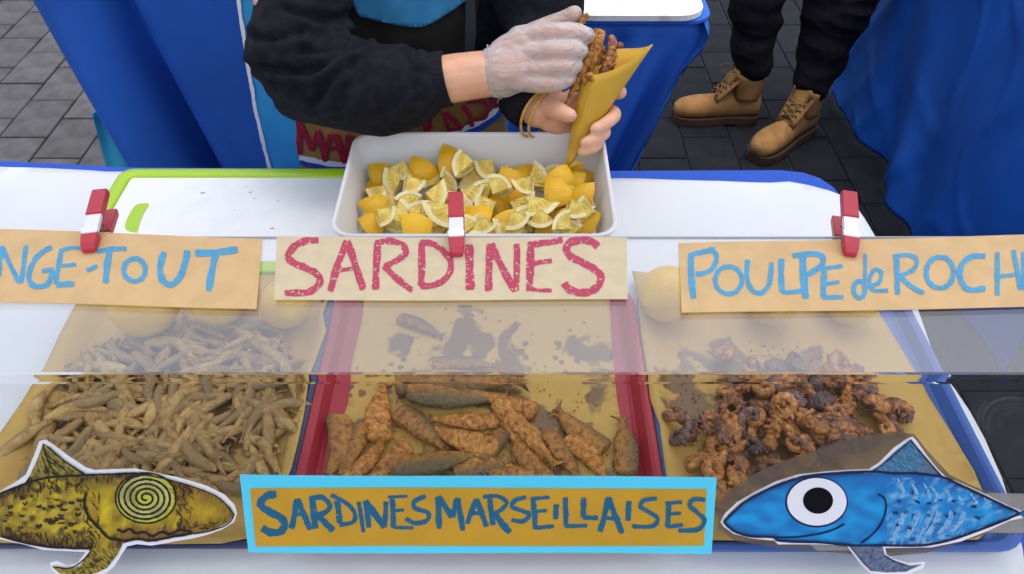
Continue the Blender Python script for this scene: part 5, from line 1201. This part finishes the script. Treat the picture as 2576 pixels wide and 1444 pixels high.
b.add(*tube([(shR.x + .04, 1.26, 1.27, .055), (SVX, 1.27, 1.29, .055), (shL.x - .04, 1.26, 1.27, .055)], 12)); b.add(*tube([(SVX, 1.27, 1.26, .055), (SVX, 1.255, 1.33, .050), (SVX, 1.245, 1.38, .050)], 12))
HC = Vector((SVX, 1.225, 1.455)); b.add(*tube([(SVX, 1.25, 1.475, .082), (SVX, 1.215, 1.475, .078), (SVX, 1.195, 1.43, .060), (SVX, 1.19, 1.385, .042)], 16))
b.add(*tube([(SVX, 1.155, 1.460, .010), (SVX, 1.130, 1.430, .013)], 8)); b.add(*tube([(SVX - .02, 1.150, 1.397, .007), (SVX + .02, 1.150, 1.397, .007)], 8))
for s in (-1, 1): b.add(*tube([(SVX + s * .078, 1.24, 1.465, .012), (SVX + s * .082, 1.245, 1.435, .009)], 8))
b.add(*tube([tuple(shR) + (.055,), tuple(shR.lerp(eR, .5)) + (.048,), tuple(eR) + (.042,), tuple(Pk(900, 222, 1.155)) + (.040,), tuple(Pk(1050, 212, 1.157)) + (.036,), tuple(Pk(1150, 196, 1.154)) + (.0345,), tuple(wR) + (.033,)], 16))
b.add(*tube([tuple(shL) + (.055,), tuple(shL.lerp(eL, .5)) + (.048,), tuple(eL) + (.041,), tuple(eL.lerp(wL, .6)) + (.034,), tuple(wL) + (.026,)], 16))
for c in hand_right() + hand_left(): b.add(*tube(c, 12))
body = voxel('body', b, M_skin, .0032, sv, 3)
for s in (-1, 1):
    vv, ff = tube([(SVX + s * .031, 1.150, 1.458, .011), (SVX + s * .031, 1.146, 1.457, .010)], 10, n=1); mesh('eye', vv, ff, M_white, sv, smooth=True)
    vv, ff = tube([(SVX + s * .031, 1.1375, 1.454, .005), (SVX + s * .031, 1.136, 1.453, .004)], 8, n=1); mesh('iris', vv, ff, M_ink, sv, smooth=True)
vv, ff = tube([(SVX - .02, 1.1465, 1.393, .0055), (SVX, 1.1435, 1.391, .0065), (SVX + .02, 1.1465, 1.393, .0055)], 8); mesh('lips', vv, ff, mat('lips', (.45, .13, .11, 1), .4), sv, smooth=True)
hb_ = MB()
for s in (-1, 0, 1): hb_.add(*tube([(SVX + s * .05, 1.185, 1.535, .036), (SVX + s * .055, 1.255, 1.54, .045), (SVX + s * .055, 1.31, 1.49, .045), (SVX + s * .05, 1.315, 1.41, .040)], 12))
hb_.add(*tube([(SVX, 1.335, 1.44, .035), (SVX, 1.365, 1.35, .028), (SVX, 1.37, 1.22, .014)], 10)); voxel('hair', hb_, M_hair, .006, sv, 3, lambda c, n_: .003 * noise.noise(Vector((c.x * 120, c.y * 120, c.z * 25))))
# nails of the bare hand
for (x, y, d, a, r) in ((1150, 1035, 1.1390, 2.5, .0046), (1068, 1148, 1.1420, 2.6, .0043), (1048, 1216, 1.1482, 2.7, .0038), (975, 925, 1.1320, -.3, .0050)):
    p = Vector(D3(x, y, d)); vw = (EYE - p).normalized(); e1 = Vector((math.cos(a), 0, -math.sin(a) * .3)); e1 = (e1 - vw * e1.dot(vw)).normalized(); e2 = vw.cross(e1)
    v = []
    for j in range(5):
        for i in range(10):
            th = i / 10 * 2 * math.pi; rr = r * j / 4; v.append(p + e1 * rr * 1.25 * math.cos(th) + e2 * rr * math.sin(th) - vw * (.0016 * (j / 4) ** 2))
    f = [(j * 10 + i, j * 10 + (i + 1) % 10, (j + 1) * 10 + (i + 1) % 10, (j + 1) * 10 + i) for j in range(4) for i in range(10)]
    mesh('fingernail', v, f, M_nail, sv, smooth=True)
# thin plastic glove
gm = bpy.data.materials.new('glove_film'); gm.use_nodes = True; n = gm.node_tree; N = n.nodes; L = n.links; pb = N['Principled BSDF']; out = [x for x in N if x.type == 'OUTPUT_MATERIAL'][0]
pb.inputs['Base Color'].default_value = (.70, .69, .70, 1); pb.inputs['Roughness'].default_value = .28
tr = N.new('ShaderNodeBsdfTransparent'); mx = N.new('ShaderNodeMixShader'); tc = N.new('ShaderNodeTexCoord')
t = N.new('ShaderNodeTexNoise'); t.inputs['Scale'].default_value = 55; t.inputs['Detail'].default_value = 5; t.inputs['Distortion'].default_value = 1.2
mp = N.new('ShaderNodeMapping'); mp.inputs['Scale'].default_value = (.5, 1.2, 1.4); mp.inputs['Rotation'].default_value = (0, .5, .2); L.new(tc.outputs['Object'], mp.inputs[0]); L.new(mp.outputs[0], t.inputs['Vector'])
mr = N.new('ShaderNodeMapRange'); mr.inputs['From Min'].default_value = .35; mr.inputs['From Max'].default_value = .70; mr.inputs['To Min'].default_value = .26; mr.inputs['To Max'].default_value = .56; L.new(t.outputs[0], mr.inputs[0])
lw = N.new('ShaderNodeLayerWeight'); lw.inputs['Blend'].default_value = .25; ad = N.new('ShaderNodeMath'); ad.use_clamp = True; L.new(mr.outputs[0], ad.inputs[0]); L.new(lw.outputs['Facing'], ad.inputs[1])
L.new(ad.outputs[0], mx.inputs[0]); L.new(tr.outputs[0], mx.inputs[1]); L.new(pb.outputs[0], mx.inputs[2]); L.new(mx.outputs[0], out.inputs[0])
bp = N.new('ShaderNodeBump'); bp.inputs['Strength'].default_value = .9; bp.inputs['Distance'].default_value = .006; L.new(t.outputs[0], bp.inputs['Height']); L.new(bp.outputs[0], pb.inputs['Normal'])
gb = MB()
for c in hand_right(.0022): gb.add(*tube(c, 14))
gb.add(*tube([tuple(Pk(1256, 180, 1.149)) + (.0375,), tuple(Pk(1272, 177, 1.147)) + (.037,), tuple(Pk(1296, 172, 1.144)) + (.034,)], 18))
def wr(c, n_):
    a = noise.noise(Vector((c.x * 60 - c.z * 50, c.x * 18 + c.z * 70, c.y * 30))); e = abs(noise.noise(Vector((c.x * 30 + c.z * 90, c.z * 40, c.y * 60 + 3))))
    return .0010 * a + .0008 * e
voxel('glove', gb, gm, .0025, sv, 2, wr)
cuff_c = Pk(1247, 181, 1.150); cax = (Pk(1300, 171, 1.144) - cuff_c).normalized(); fr = frames([cuff_c, cuff_c + cax])
for k, (off, rr) in enumerate(((-.002, .0385),)):
    ring = [tuple(cuff_c + cax * (off + .003 * math.sin(a * 3 + k)) + fr[0][2] * rr * math.cos(a) + fr[0][3] * rr * math.sin(a)) + (.0008,) for a in [i / 28 * 2 * math.pi for i in range(29)]]
    vv, ff = tube(ring, 6, n=1); mesh('glove_hem', vv, ff, gm, sv, smooth=True)

ZA_ = lambda x, y: (589.6 + x * .30148, y * .30148)
# ------------------------------------------------------------------ sweatshirt
CR = [smoothpts([ZA_(x, y) for x, y in c], 6) for c in (((1080, 330), (850, 500), (650, 585), (420, 590), (180, 540)), ((1000, 505), (860, 610), (740, 740), (690, 860)), ((450, 90), (640, 150), (850, 150), (1040, 90)), ((1060, 250), (800, 440), (560, 420)), ((980, 560), (900, 760), (880, 960)), ((1490, 420), (1500, 600), (1530, 830)), ((300, 700), (520, 740), (640, 860)), ((150, 300), (330, 340), (560, 270)))]
def folds(c, n_):
    p = c - EYE; dz = p.y * math.cos(TH) - p.z * math.sin(TH); dy = p.y * math.sin(TH) + p.z * math.cos(TH)
    u_, v_ = CU + F * p.x / dz, CV - F * dy / dz; k = 0.
    if n_.dot((EYE - c).normalized()) > .05 and 560 < u_ < 1150:
        for k_, cr in enumerate(CR):
            d = min((u_ - a) ** 2 + (v_ - b) ** 2 for a, b in cr) ** .5; A = (.0105, .009, .008, .008, .005, .005, .006, .006)[k_]
            k += -A * math.exp(-(d / 9) ** 2) + A * .55 * math.exp(-((d - 24) / 14) ** 2)
    return k + folds0(c, n_)
def folds0(c, n_):
    u_ = c.x * .86 + c.z * .5; w_ = -c.x * .5 + c.z * .86
    a = noise.noise(Vector((u_ * 7, w_ * 26, c.y * 9))); r_ = 1 - abs(noise.noise(Vector((u_ * 5 + 3, w_ * 15, c.y * 6)))) * 2.6
    return .007 * a + .0065 * max(0, r_) - .004 + .0008 * noise.noise(c * 90)
j = MB()
j.add(*tube([tuple(shR) + (.078,), tuple(Pd(770, -230, 1.10)) + (.076,), tuple(Pd(752, 20, 1.120)) + (.072,), tuple(Pk(752, 130, 1.160)) + (.070,), tuple(Pk(785, 190, 1.165)) + (.069,), tuple(Pk(860, 212, 1.16)) + (.071,), tuple(Pk(950, 228, 1.155)) + (.066,), tuple(Pk(1030, 222, 1.157)) + (.057,), tuple(Pk(1045, 214, 1.158)) + (.051,), tuple(Pk(1060, 211, 1.158)) + (.045,)], 22, n=6))
j.add(*tube([tuple(shL) + (.078,), tuple(Pd(1330, -220, 1.17)) + (.076,), tuple(Pd(1345, -20, 1.215)) + (.073,), tuple(Pd(1370, 60, 1.235)) + (.062,), tuple(Pk(1330, 180, 1.225)) + (.048,), tuple(Pk(1318, 245, 1.212)) + (.041,)], 20, n=6))
for dx in (-.10, -.05, 0, .05, .10): j.add(*tube([(SVX + dx, 1.285, .86, .108), (SVX + dx, 1.285, 1.0, .106), (SVX + dx, 1.28, 1.16, .10), (SVX + dx * .9, 1.27, 1.25, .08)], 16))
voxel('sweatshirt', j, M_black, .0046, sv, 3, folds)
v, f = tube([tuple(Pk(1046, 213, 1.158)) + (.0455,), tuple(Pk(1056, 211, 1.158)) + (.0415,), tuple(Pk(1092, 204, 1.157)) + (.0405,), tuple(Pk(1126, 197, 1.155)) + (.0395,)], 28, caps=False, n=4)
M_cuff = mat('ribbed_cuff', (.013, .014, .020, 1), .95, bump=.8, bscale=260, spec=.2, stretch=(.15, 1, 1)); mesh('cuff', v, f, M_cuff, sv, smooth=True)
v, f = tube([tuple(Pk(1316, 240, 1.213)) + (.042,), tuple(Pk(1330, 262, 1.205)) + (.0385,), tuple(Pk(1340, 272, 1.202)) + (.036,)], 24, caps=False); mesh('cuff', v, f, M_cuff, sv, smooth=True)
# trousers
tb = MB()
for sx in (-1, 1):
    x = SVX + sx * .085; tb.add(*tube([(x, 1.29, .86, .105), (x, 1.28, .70, .090), (x, 1.275, .48, .072), (x, 1.295, .12, .062)], 16))
voxel('trousers', tb, M_trouser, .008, sv, 3)
for sx in (-1, 1):
    x = SVX + sx * .09; vv, ff = tube([(x, 1.32, .040, .040), (x, 1.22, .040, .042), (x + sx * .01, 1.12, .034, .034)], 12, flat=.9); mesh('shoe', [Vector((p.x, p.y, max(.001, p.z))) for p in vv], ff, M_trouser, sv, smooth=True)
# light blue shirt showing above, dark waist
def surf(u, v, y0, k, off=0.):
    y = y0
    for _ in range(8): p = Py(u, v, y); y = y0 + k * (p.x - SVX) ** 2
    return Py(u, v, y - off)
def patch(name, outline, y0, k, off, m, step=16, th=.0012, wav=0.):
    P = [tuple(p) for p in smoothpts(outline + [outline[0]], 3)[:-1]] if len(outline) < 40 else outline
    inner = []; xs = [p[0] for p in P]; ys = [p[1] for p in P]; x = min(xs)
    while x < max(xs):
        y = min(ys)
        while y < max(ys): inner.append((x, y)); y += step
        x += step
    V, E_, Fc, *_ = delaunay_2d_cdt([Vector(p) for p in P + inner], [], [list(range(len(P)))], 1, 1e-4)
    o = mesh(name, [surf(p.x, p.y, y0, k, off + wav * (noise2(p.x / 60, p.y / 130) + .6 * noise2(p.x / 25 + p.y / 60, p.y / 90, 4))) for p in V], [tuple(q)[::-1] for q in Fc], m, sv, smooth=True); solid(o, th, -1); return o
patch('waist_pouch', [(880, -40), (1000, -60), (1195, -60), (1197, 60), (1194, 150), (1190, 258), (1050, 262), (900, 262), (860, 120)], 1.150, .9, 0, M_darkcloth, wav=.004)
patch('shirt', [(880, -160), (1040, -170), (1190, -160), (1192, -30), (1168, 4), (1110, 44), (1072, 64), (1050, 68), (1010, 65), (960, 55), (920, 44), (900, 36), (880, -30)], 1.128, .9, 0, M_shirt, 12, wav=.006)
v, f = ribbons([([(1180, -60), (1184, 60), (1180, 140)], 26)], lambda x, y: (x, y), lambda u, v, o: surf(u, v, 1.146, .9, .004 + o), 1, 2, rag=.1); mesh('zip', v, f, mat('zip_tape', (.035, .04, .055, 1), .7), sv)
# apron
AY, AK = 1.118, 1.1
patch('apron', [(592, -90), (598, 0), (606, 60), (613, 110), (622, 170), (632, 230), (640, 280), (652, 330), (664, 380), (676, 425), (690, 470), (950, 480), (1200, 475), (1274, 440), (1275, 340), (1272, 240), (1100, 236), (900, 240), (770, 215), (712, 60), (700, -90)], AY, AK, 0, M_apron, 14, wav=.002)
patch('apron_panel', [(736, 240), (900, 238), (1100, 238), (1271, 236), (1273, 290), (1274, 345), (1270, 430), (1150, 455), (1000, 462), (860, 455), (766, 445), (757, 400), (748, 330)], AY, AK, .0030, M_kraftcloth, 14, wav=.002)
as_ = lambda d: (lambda u, v, o: surf(u, v, AY, AK, d + o))
v, f = ribbons([([(594, -90), (600, 0), (608, 60), (616, 110), (625, 175), (636, 235), (641, 270), (655, 330), (667, 380), (680, 430)], 9)], lambda x, y: (x, y), as_(.003), 1, 3, rag=.7); mesh('apron_border', v, f, M_white, sv)
ZA = lambda x, y: (589.6 + x * .30148, y * .30148)
v, f = ribbons([([(540, 1315), (640, 1335), (780, 1365), (900, 1372), (1000, 1362), (1200, 1330), (1500, 1240), (1740, 1150), (1900, 1085), (2060, 1010), (2160, 940), (2215, 850), (2235, 760)], 42)], ZA, as_(.0062), .30148, 3, rag=.5); mesh('white_stripe', v, f, M_white, sv)
v, f = ribbons([([(550, 1350), (640, 1372), (780, 1405), (900, 1412), (1000, 1402), (1200, 1375), (1500, 1290), (1760, 1195), (1920, 1125), (2090, 1045), (2195, 965), (2252, 860), (2268, 760)], 55)], ZA, as_(.0060), .30148, 3, rag=.3); mesh('blue_stripe', v, f, M_bluepaint, sv)
al = [([(535, 1000), (545, 1290)], 46), ([(540, 1010), (645, 1255)], 42), ([(645, 1255), (695, 1090)], 40), ([(690, 1090), (762, 1350)], 46), ([(745, 1330), (800, 1120)], 36), ([(835, 1120), (925, 1362)], 52), ([(760, 1245), (900, 1232)], 32),
      ([(945, 1130), (935, 1340)], 46), ([(930, 1150), (1050, 1180), (960, 1260)], 40), ([(960, 1250), (1040, 1310)], 36), ([(1200, 1060), (1120, 1090), (1200, 1150), (1110, 1180)], 36), ([(1250, 1040), (1245, 1170)], 36), ([(1250, 1050), (1310, 1040)], 26), ([(1250, 1165), (1320, 1150)], 26), ([(1370, 1030), (1370, 1160)], 34), ([(1440, 1010), (1450, 1145)], 34), ([(1450, 1140), (1510, 1120)], 28), ([(1560, 1000), (1600, 1110)], 30),
      ([(1640, 960), (1612, 1130)], 34), ([(1610, 1060), (1650, 1045)], 50), ([(1740, 935), (1800, 1110)], 34), ([(1760, 945), (1830, 1000), (1905, 1075)], 42), ([(1790, 1085), (1900, 1075)], 28), ([(1905, 880), (1965, 960), (1985, 1060)], 40), ([(2090, 800), (2010, 830), (1935, 860)], 34), ([(1960, 850), (2060, 850), (2110, 900), (2090, 980), (2000, 1000)], 36), ([(2110, 760), (2170, 900)], 40), ([(2110, 765), (2190, 740)], 30), ([(2150, 840), (2200, 810)], 26), ([(2170, 900), (2220, 860)], 28)]
v, f = ribbons(al, ZA, as_(.0066), .30148, 7, lift=.00008, rag=.5); mesh('lettering', v, f, M_redpaint, sv)
# bracelets
bc = Pk(1362, 281, 1.197); ax0 = (Pk(1400, 283, 1.200) - Pk(1330, 262, 1.205)).normalized()
for k, (cu, cv_, tilt, rr) in enumerate(((1350, 288, .35, .036), (1366, 287, .12, .037))):
    c = Pk(cu, cv_, 1.198); a_ = (ax0 + Vector((0, -.55 * (1 - k * .3), .25 * tilt))).normalized(); e1 = a_.cross(Vector((0, 0, 1))).normalized(); e2 = a_.cross(e1)
    ring = [tuple(c + e1 * rr * math.cos(t_) + e2 * rr * math.sin(t_)) + (.0021,) for t_ in [i / 36 * 2 * math.pi for i in range(37)]]
    vv, ff = tube(ring, 8, n=1, caps=False); mesh('bracelet', vv, ff, M_bangle, sv, smooth=True)

# ------------------------------------------------------------------ the paper cone and what is in it
apx = Pk(1418, 440, 1.186); mth_ = Pk(1528, 170, 1.160); axc = (mth_ - apx).normalized()
vw = (EYE - mth_).normalized(); e1 = (Vector((1, 0, 0)) - axc * axc.x).normalized(); e2 = axc.cross(e1).normalized()
if e2.dot(vw) < 0: e2 = -e2
al_ = R(12.4); NT = 44; rows = 10; v = []; f = []
for i in range(rows + 1):
    t = i / rows
    for k in range(NT + 1):
        th = 2 * math.pi * k / NT * 1.03 + math.pi * .62
        T = .182 + .035 * math.cos(th) - .021 * math.sin(th) + .003 * math.sin(3 * th + 1)
        T += .006 * max(0, math.cos(th)) ** 14
        flat = .55 + .45 * min(1, t * 2.2)                       # pinched flat at the tip
        d = axc * math.cos(al_) + (e1 * math.cos(th) + e2 * math.sin(th) * flat) * math.sin(al_)
        v.append(apx + d * (.010 + (T - .010) * t) + (e2 * .0012 if k == NT else Vector()) + e2 * .0008 * noise2(th * 2, t * 4))
for i in range(rows):
    for k in range(NT): f.append((i * (NT + 1) + k, i * (NT + 1) + k + 1, (i + 1) * (NT + 1) + k + 1, (i + 1) * (NT + 1) + k))
cn = thing('paper_cone', tuple(apx), 'ochre paper cone held in the bare hand above the lemons, filled with fried fish', 'paper cone')
o = mesh('cone', v, f, M_cone, cn, smooth=True); solid(o, .0006, 0)
fl = [Pk(u, v_, d) for u, v_, d in ((1414, 442, 1.180), (1430, 420, 1.174), (1445, 405, 1.170), (1472, 411, 1.172), (1462, 424, 1.178), (1444, 428, 1.184), (1436, 432, 1.186))]
o = mesh('folded_tip', fl, [tuple(range(len(fl)))], M_cone, cn); solid(o, .0006, 0)
def stuck(me, u, v_, dep, axis, roll, s, label, cat, L_=.115, frac=.35):
    ax = Vector(axis).normalized(); e = ax.cross(vw).normalized(); g_ = ax.cross(e); B = Matrix((ax, e, g_)).transposed().to_4x4()
    o = bpy.data.objects.new(me.name.split('.')[0], me); COL.objects.link(o)
    o.matrix_world = Matrix.Translation(Pk(u, v_, dep)) @ B @ Matrix.Rotation(roll, 4, 'X') @ Matrix.Scale(s, 4) @ Matrix.Translation((-L_ * frac, 0, 0)); tag(o, label, cat); return o
stuck(SARDG[0], 1492, 128, 1.160, -axc + Vector((.08, 0, 0)), .3, .80, 'golden fried sardine standing in the paper cone by the glove', 'fried sardine')
stuck(SARD[1], 1466, 178, 1.150, -axc + Vector((-.1, 0, 0)), 1.2, .72, 'grey sardine half hidden between glove and paper cone', 'fried sardine')
stuck(OC['stick'][3], 1529, 155, 1.158, -axc + Vector((.06, 0, 0)), .4, 1.15, 'dark red octopus tentacle sticking out of the paper cone', 'fried octopus', 0)
stuck(OC['disc'][0], 1520, 180, 1.150, -axc, 1.0, .9, 'crusty octopus piece low in the mouth of the paper cone', 'fried octopus', 0)
stuck(OC['ring'][1], 1481, 200, 1.140, (1, 0, .2), .5, .7, 'small golden octopus ring at the left lip of the paper cone', 'fried octopus', 0)
stuck(OC['hook'][1], 1462, 62, 1.152, -axc, .8, .75, 'bit of fried food pinched between the gloved fingers', 'fried octopus', 0)
stuck(OC['disc'][1], 1506, 140, 1.170, -axc, .2, .85, 'golden octopus piece behind the dark tentacle in the cone', 'fried octopus', 0)

# ================================================================== SECOND PERSON: black trousers and tan boots
p2 = thing('person', (.9, 2.34, 0), 'person in black trousers and tan lace-up boots standing behind the tables', 'person')
kn = ((.795, 2.43), (1.035, 2.37)); an = ((.815, 2.375), (1.000, 2.285)); toe = ((.571, 2.372), (.800, 2.112)); heel = ((.862, 2.372), (1.035, 2.305))
b = MB()
for i in (0, 1): b.add(*tube([(.88 + .14 * i, 2.47, .88, .09), (kn[i][0], kn[i][1], .48, .056), (an[i][0], an[i][1], .12, .028), (an[i][0], an[i][1], .07, .026)], 14)); b.add(*tube([tuple(Vector(heel[i]).lerp(Vector(toe[i]), .10)) + (.050, .020), tuple(Vector(heel[i]).lerp(Vector(toe[i]), .45)) + (.052, .026), tuple(Vector(heel[i]).lerp(Vector(toe[i]), .82)) + (.042, .020)], 12))
for dx in (-.08, 0, .08): b.add(*tube([(.95 + dx, 2.48, .90, .10), (.95 + dx, 2.49, 1.1, .095), (.95 + dx * 1.2, 2.49, 1.35, .09), (.95 + dx, 2.49, 1.42, .06)], 14))
b.add(*tube([(.95, 2.49, 1.40, .055), (.95, 2.48, 1.50, .052)], 12)); b.add(*tube([(.95, 2.48, 1.62, .082), (.95, 2.45, 1.62, .078), (.95, 2.43, 1.57, .06), (.95, 2.42, 1.53, .042)], 16)); b.add(*tube([(.95, 2.385, 1.60, .01), (.95, 2.365, 1.575, .013)], 8))
for s in (-1, 1):
    b.add(*tube([(.95 + s * .19, 2.49, 1.37, .055), (.95 + s * .24, 2.50, 1.12, .042), (.95 + s * .23, 2.42, .90, .032), (.95 + s * .22, 2.40, .82, .026)], 12))
    for k, dx in enumerate((-.03, -.01, .01, .03)): b.add(*tube([(.95 + s * .22, 2.40, .82, .018), (.95 + s * .22 + dx * .3, 2.39 + dx, .76, .012), (.95 + s * .22 + dx * .3, 2.38 + dx * 1.2, .70 - .006 * (k % 2), .009), (.95 + s * .20, 2.37 + dx * 1.2, .665, .008)], 8))
    b.add(*tube([(.95 + s * .21, 2.39, .80, .015), (.95 + s * .19, 2.355, .76, .012), (.95 + s * .185, 2.345, .72, .009)], 8))
voxel('body', b, M_skin, .006, p2, 3)
for s in (-1, 1): vv, ff = tube([(.95 + s * .03, 2.378, 1.60, .011), (.95 + s * .03, 2.374, 1.60, .008)], 8, n=1); mesh('eye', vv, ff, M_white, p2, smooth=True)
hb_ = MB()
for s in (-1, 0, 1): hb_.add(*tube([(.95 + s * .05, 2.42, 1.685, .034), (.95 + s * .055, 2.49, 1.69, .042), (.95 + s * .05, 2.53, 1.62, .04), (.95 + s * .04, 2.535, 1.56, .03)], 10))
voxel('hair', hb_, M_hair, .008, p2, 2)
jm = MB()
for dx in (-.1, 0, .1): jm.add(*tube([(.95 + dx, 2.48, .86, .115), (.95 + dx, 2.49, 1.1, .115), (.95 + dx, 2.49, 1.35, .10), (.95 + dx * .8, 2.49, 1.42, .06)], 14))
for s in (-1, 1): jm.add(*tube([(.95 + s * .19, 2.49, 1.37, .07), (.95 + s * .24, 2.50, 1.12, .058), (.95 + s * .23, 2.42, .87, .045)], 12))
voxel('jacket', jm, M_black, .010, p2, 3, lambda c, n_: .006 * noise.noise(c * 12))
tb = MB()
for i in (0, 1):
    r0, r1 = ((.090, .060), (.108, .064))[i]
    tb.add(*tube([(.87 + .16 * i, 2.47, .88, .115), (kn[i][0], kn[i][1], .50, r0), (kn[i][0] * .6 + an[i][0] * .4, kn[i][1] * .6 + an[i][1] * .4, .34, r0 * .55 + r1 * .45), (an[i][0], an[i][1], .215, r1 * .95), (an[i][0], an[i][1], .185, r1 * .80), (an[i][0] + .002, an[i][1], .140, .034)], 18, n=6))
voxel('trousers', tb, M_trouser, .006, p2, 3, lambda c, n_: .011 * noise.noise(Vector((c.x * 9, c.y * 9, c.z * 20))) + .008 * max(0, 1 - 2.6 * abs(noise.noise(Vector((c.x * 8 + c.z * 5, c.y * 8, c.z * 16))))))
def boot(i):
    h_, t_ = Vector(heel[i]), Vector(toe[i]); d = (t_ - h_); Lb_ = d.length; d.normalize(); s = Vector((-d.y, d.x)); k = Lb_ / .30
    W_ = lambda x, y, z: Vector((h_.x + d.x * x * k + s.x * y * k, h_.y + d.y * x * k + s.y * y * k, z))
    # upper: cross sections from heel to toe
    secs = [(-.004, .030, .085), (.02, .036, .120), (.06, .037, .118), (.10, .037, .104), (.135, .039, .092), (.17, .044, .082), (.21, .048, .075), (.25, .047, .066), (.28, .038, .056), (.297, .020, .044)]
    v = []; n_ = 14
    for x, hw, hh in smoothpts(secs, 3):
        for j_ in range(n_):
            a = math.pi * 2 * j_ / n_; cy = math.cos(a); cz = math.sin(a)
            y = hw * math.copysign(abs(cy) ** .75, cy); z = .026 + hh * .5 * (1 + math.copysign(abs(cz) ** .72, cz)) * (1 - .10 * abs(cy)) * .92
            pinch = 1 - .40 * max(0, (z - .065) / .08) * (1 if x < .2 else .3); v.append(W_(x, y * pinch, z))
    nr = len(v) // n_; f = [(a * n_ + b_, a * n_ + (b_ + 1) % n_, (a + 1) * n_ + (b_ + 1) % n_, (a + 1) * n_ + b_) for a in range(nr - 1) for b_ in range(n_)] + [tuple(range(n_))[::-1], tuple(range((nr - 1) * n_, nr * n_))]
    up_ = mesh('boot', v, f, M_boot, p2, smooth=True)
    # shaft, open at the front
    v = []; f = []; m_ = 17
    for r_ in range(7):
        t = r_ / 6; z = .095 + .088 * t
        for q_ in range(m_ + 1):
            a = R(38 + (360 - 76) * q_ / m_); flare = 1 + .10 * t + .16 * t * max(0, math.cos(a)); top = z + .016 * t * max(0, math.cos(a)) * 1.6 - .012 * t * max(0, -math.cos(a))
            v.append(W_(.052 + (.050 * flare) * math.cos(a) + .012 * t * (math.cos(a) > 0), .040 * flare * math.sin(a), top))
    for r_ in range(6):
        for q_ in range(m_): f.append((r_ * (m_ + 1) + q_, r_ * (m_ + 1) + q_ + 1, (r_ + 1) * (m_ + 1) + q_ + 1, (r_ + 1) * (m_ + 1) + q_))
    sh = mesh('shaft', v, f, M_boot, up_, smooth=True); solid(sh, .004, 0)
    v, f = grid(5, 8, lambda a, c: W_(.150 - .062 * c + .010 * c * c, (a - .5) * (.040 + .022 * c), .112 + .098 * c - .010 * (2 * a - 1) ** 2)); tg = mesh('tongue', v, f, M_boot, up_, smooth=True); solid(tg, .005, 0)
    # facing flaps with eyelets and laces
    for sd_ in (-1, 1):
        v, f = grid(3, 8, lambda a, c: W_(.168 - .078 * c - .010 * a, sd_ * (.016 + .018 * a + .010 * c), .103 + .085 * c - .016 * a * (1 - c) + .002)); fl_ = mesh('eyelet_flap', v, f, M_boot, up_, smooth=True); solid(fl_, .004, 0)
        for e_ in range(6):
            c = .06 + e_ * .17; p = W_(.166 - .078 * c, sd_ * (.022 + .010 * c), .103 + .085 * c + .004); vv, ff = tube([tuple(p) + (.0035,), tuple(p + Vector((0, 0, .0012))) + (.003,)], 7, n=1); mesh('eyelet', vv, ff, M_eyelet, up_)
    for e_ in range(5):
        c0 = .06 + e_ * .17; c1 = c0 + .17
        for sg in (-1, 1):
            P0 = W_(.166 - .078 * c0, sg * .022, .110 + .085 * c0); P1 = W_(.166 - .078 * c1, -sg * .024, .110 + .085 * c1); mid = (P0 + P1) / 2 + Vector((0, 0, .006)); vv, ff = tube([tuple(P0) + (.0028,), tuple(mid) + (.0028,), tuple(P1) + (.0028,)], 6, n=3); mesh('lace', vv, ff, M_lace, up_, smooth=True)
    if i == 0:
        for sg in (-1, 1):
            lp_ = [W_(.10, sg * .01, .19), W_(.13, sg * .03, .205), W_(.15, sg * .045, .18), W_(.125, sg * .03, .165), W_(.105, 0, .185)]; vv, ff = tube([tuple(p) + (.0026,) for p in lp_], 6, n=4); mesh('lace', vv, ff, M_lace, up_, smooth=True)
    # sole and heel block
    ol = [(x, hw + .006) for x, hw, hh in smoothpts(secs, 3)]; ring = [(x, y) for x, y in ol] + [(x, -y) for x, y in reversed(ol)]
    lo, hi = [W_(x, y, .008) for x, y in ring], [W_(x, y, .031) for x, y in ring]
    vv, ff = loft([lo, hi], True, True); mesh('sole', vv, ff, M_sole, up_)
    hr = [(x, y) for x, y in ring if x < .085]; vv, ff = loft([[W_(x, y * .98, .001) for x, y in hr], [W_(x, y * .98, .009) for x, y in hr]], True, True); mesh('heel_block', vv, ff, M_sole, up_)
    fr_ = [(x, y) for x, y in ring if x > .115]; vv, ff = loft([[W_(x, y * .97, .001) for x, y in fr_], [W_(x, y * .97, .009) for x, y in fr_]], True, True); mesh('sole_tread', vv, ff, M_sole, up_)
boot(0); boot(1)
for i in (0, 1):
    vv, ff = tube([(an[i][0], an[i][1], .06, .030), (an[i][0], an[i][1], .13, .033), (an[i][0], an[i][1], .17, .034)], 16); mesh('sock', vv, ff, M_trouser, p2, smooth=True)
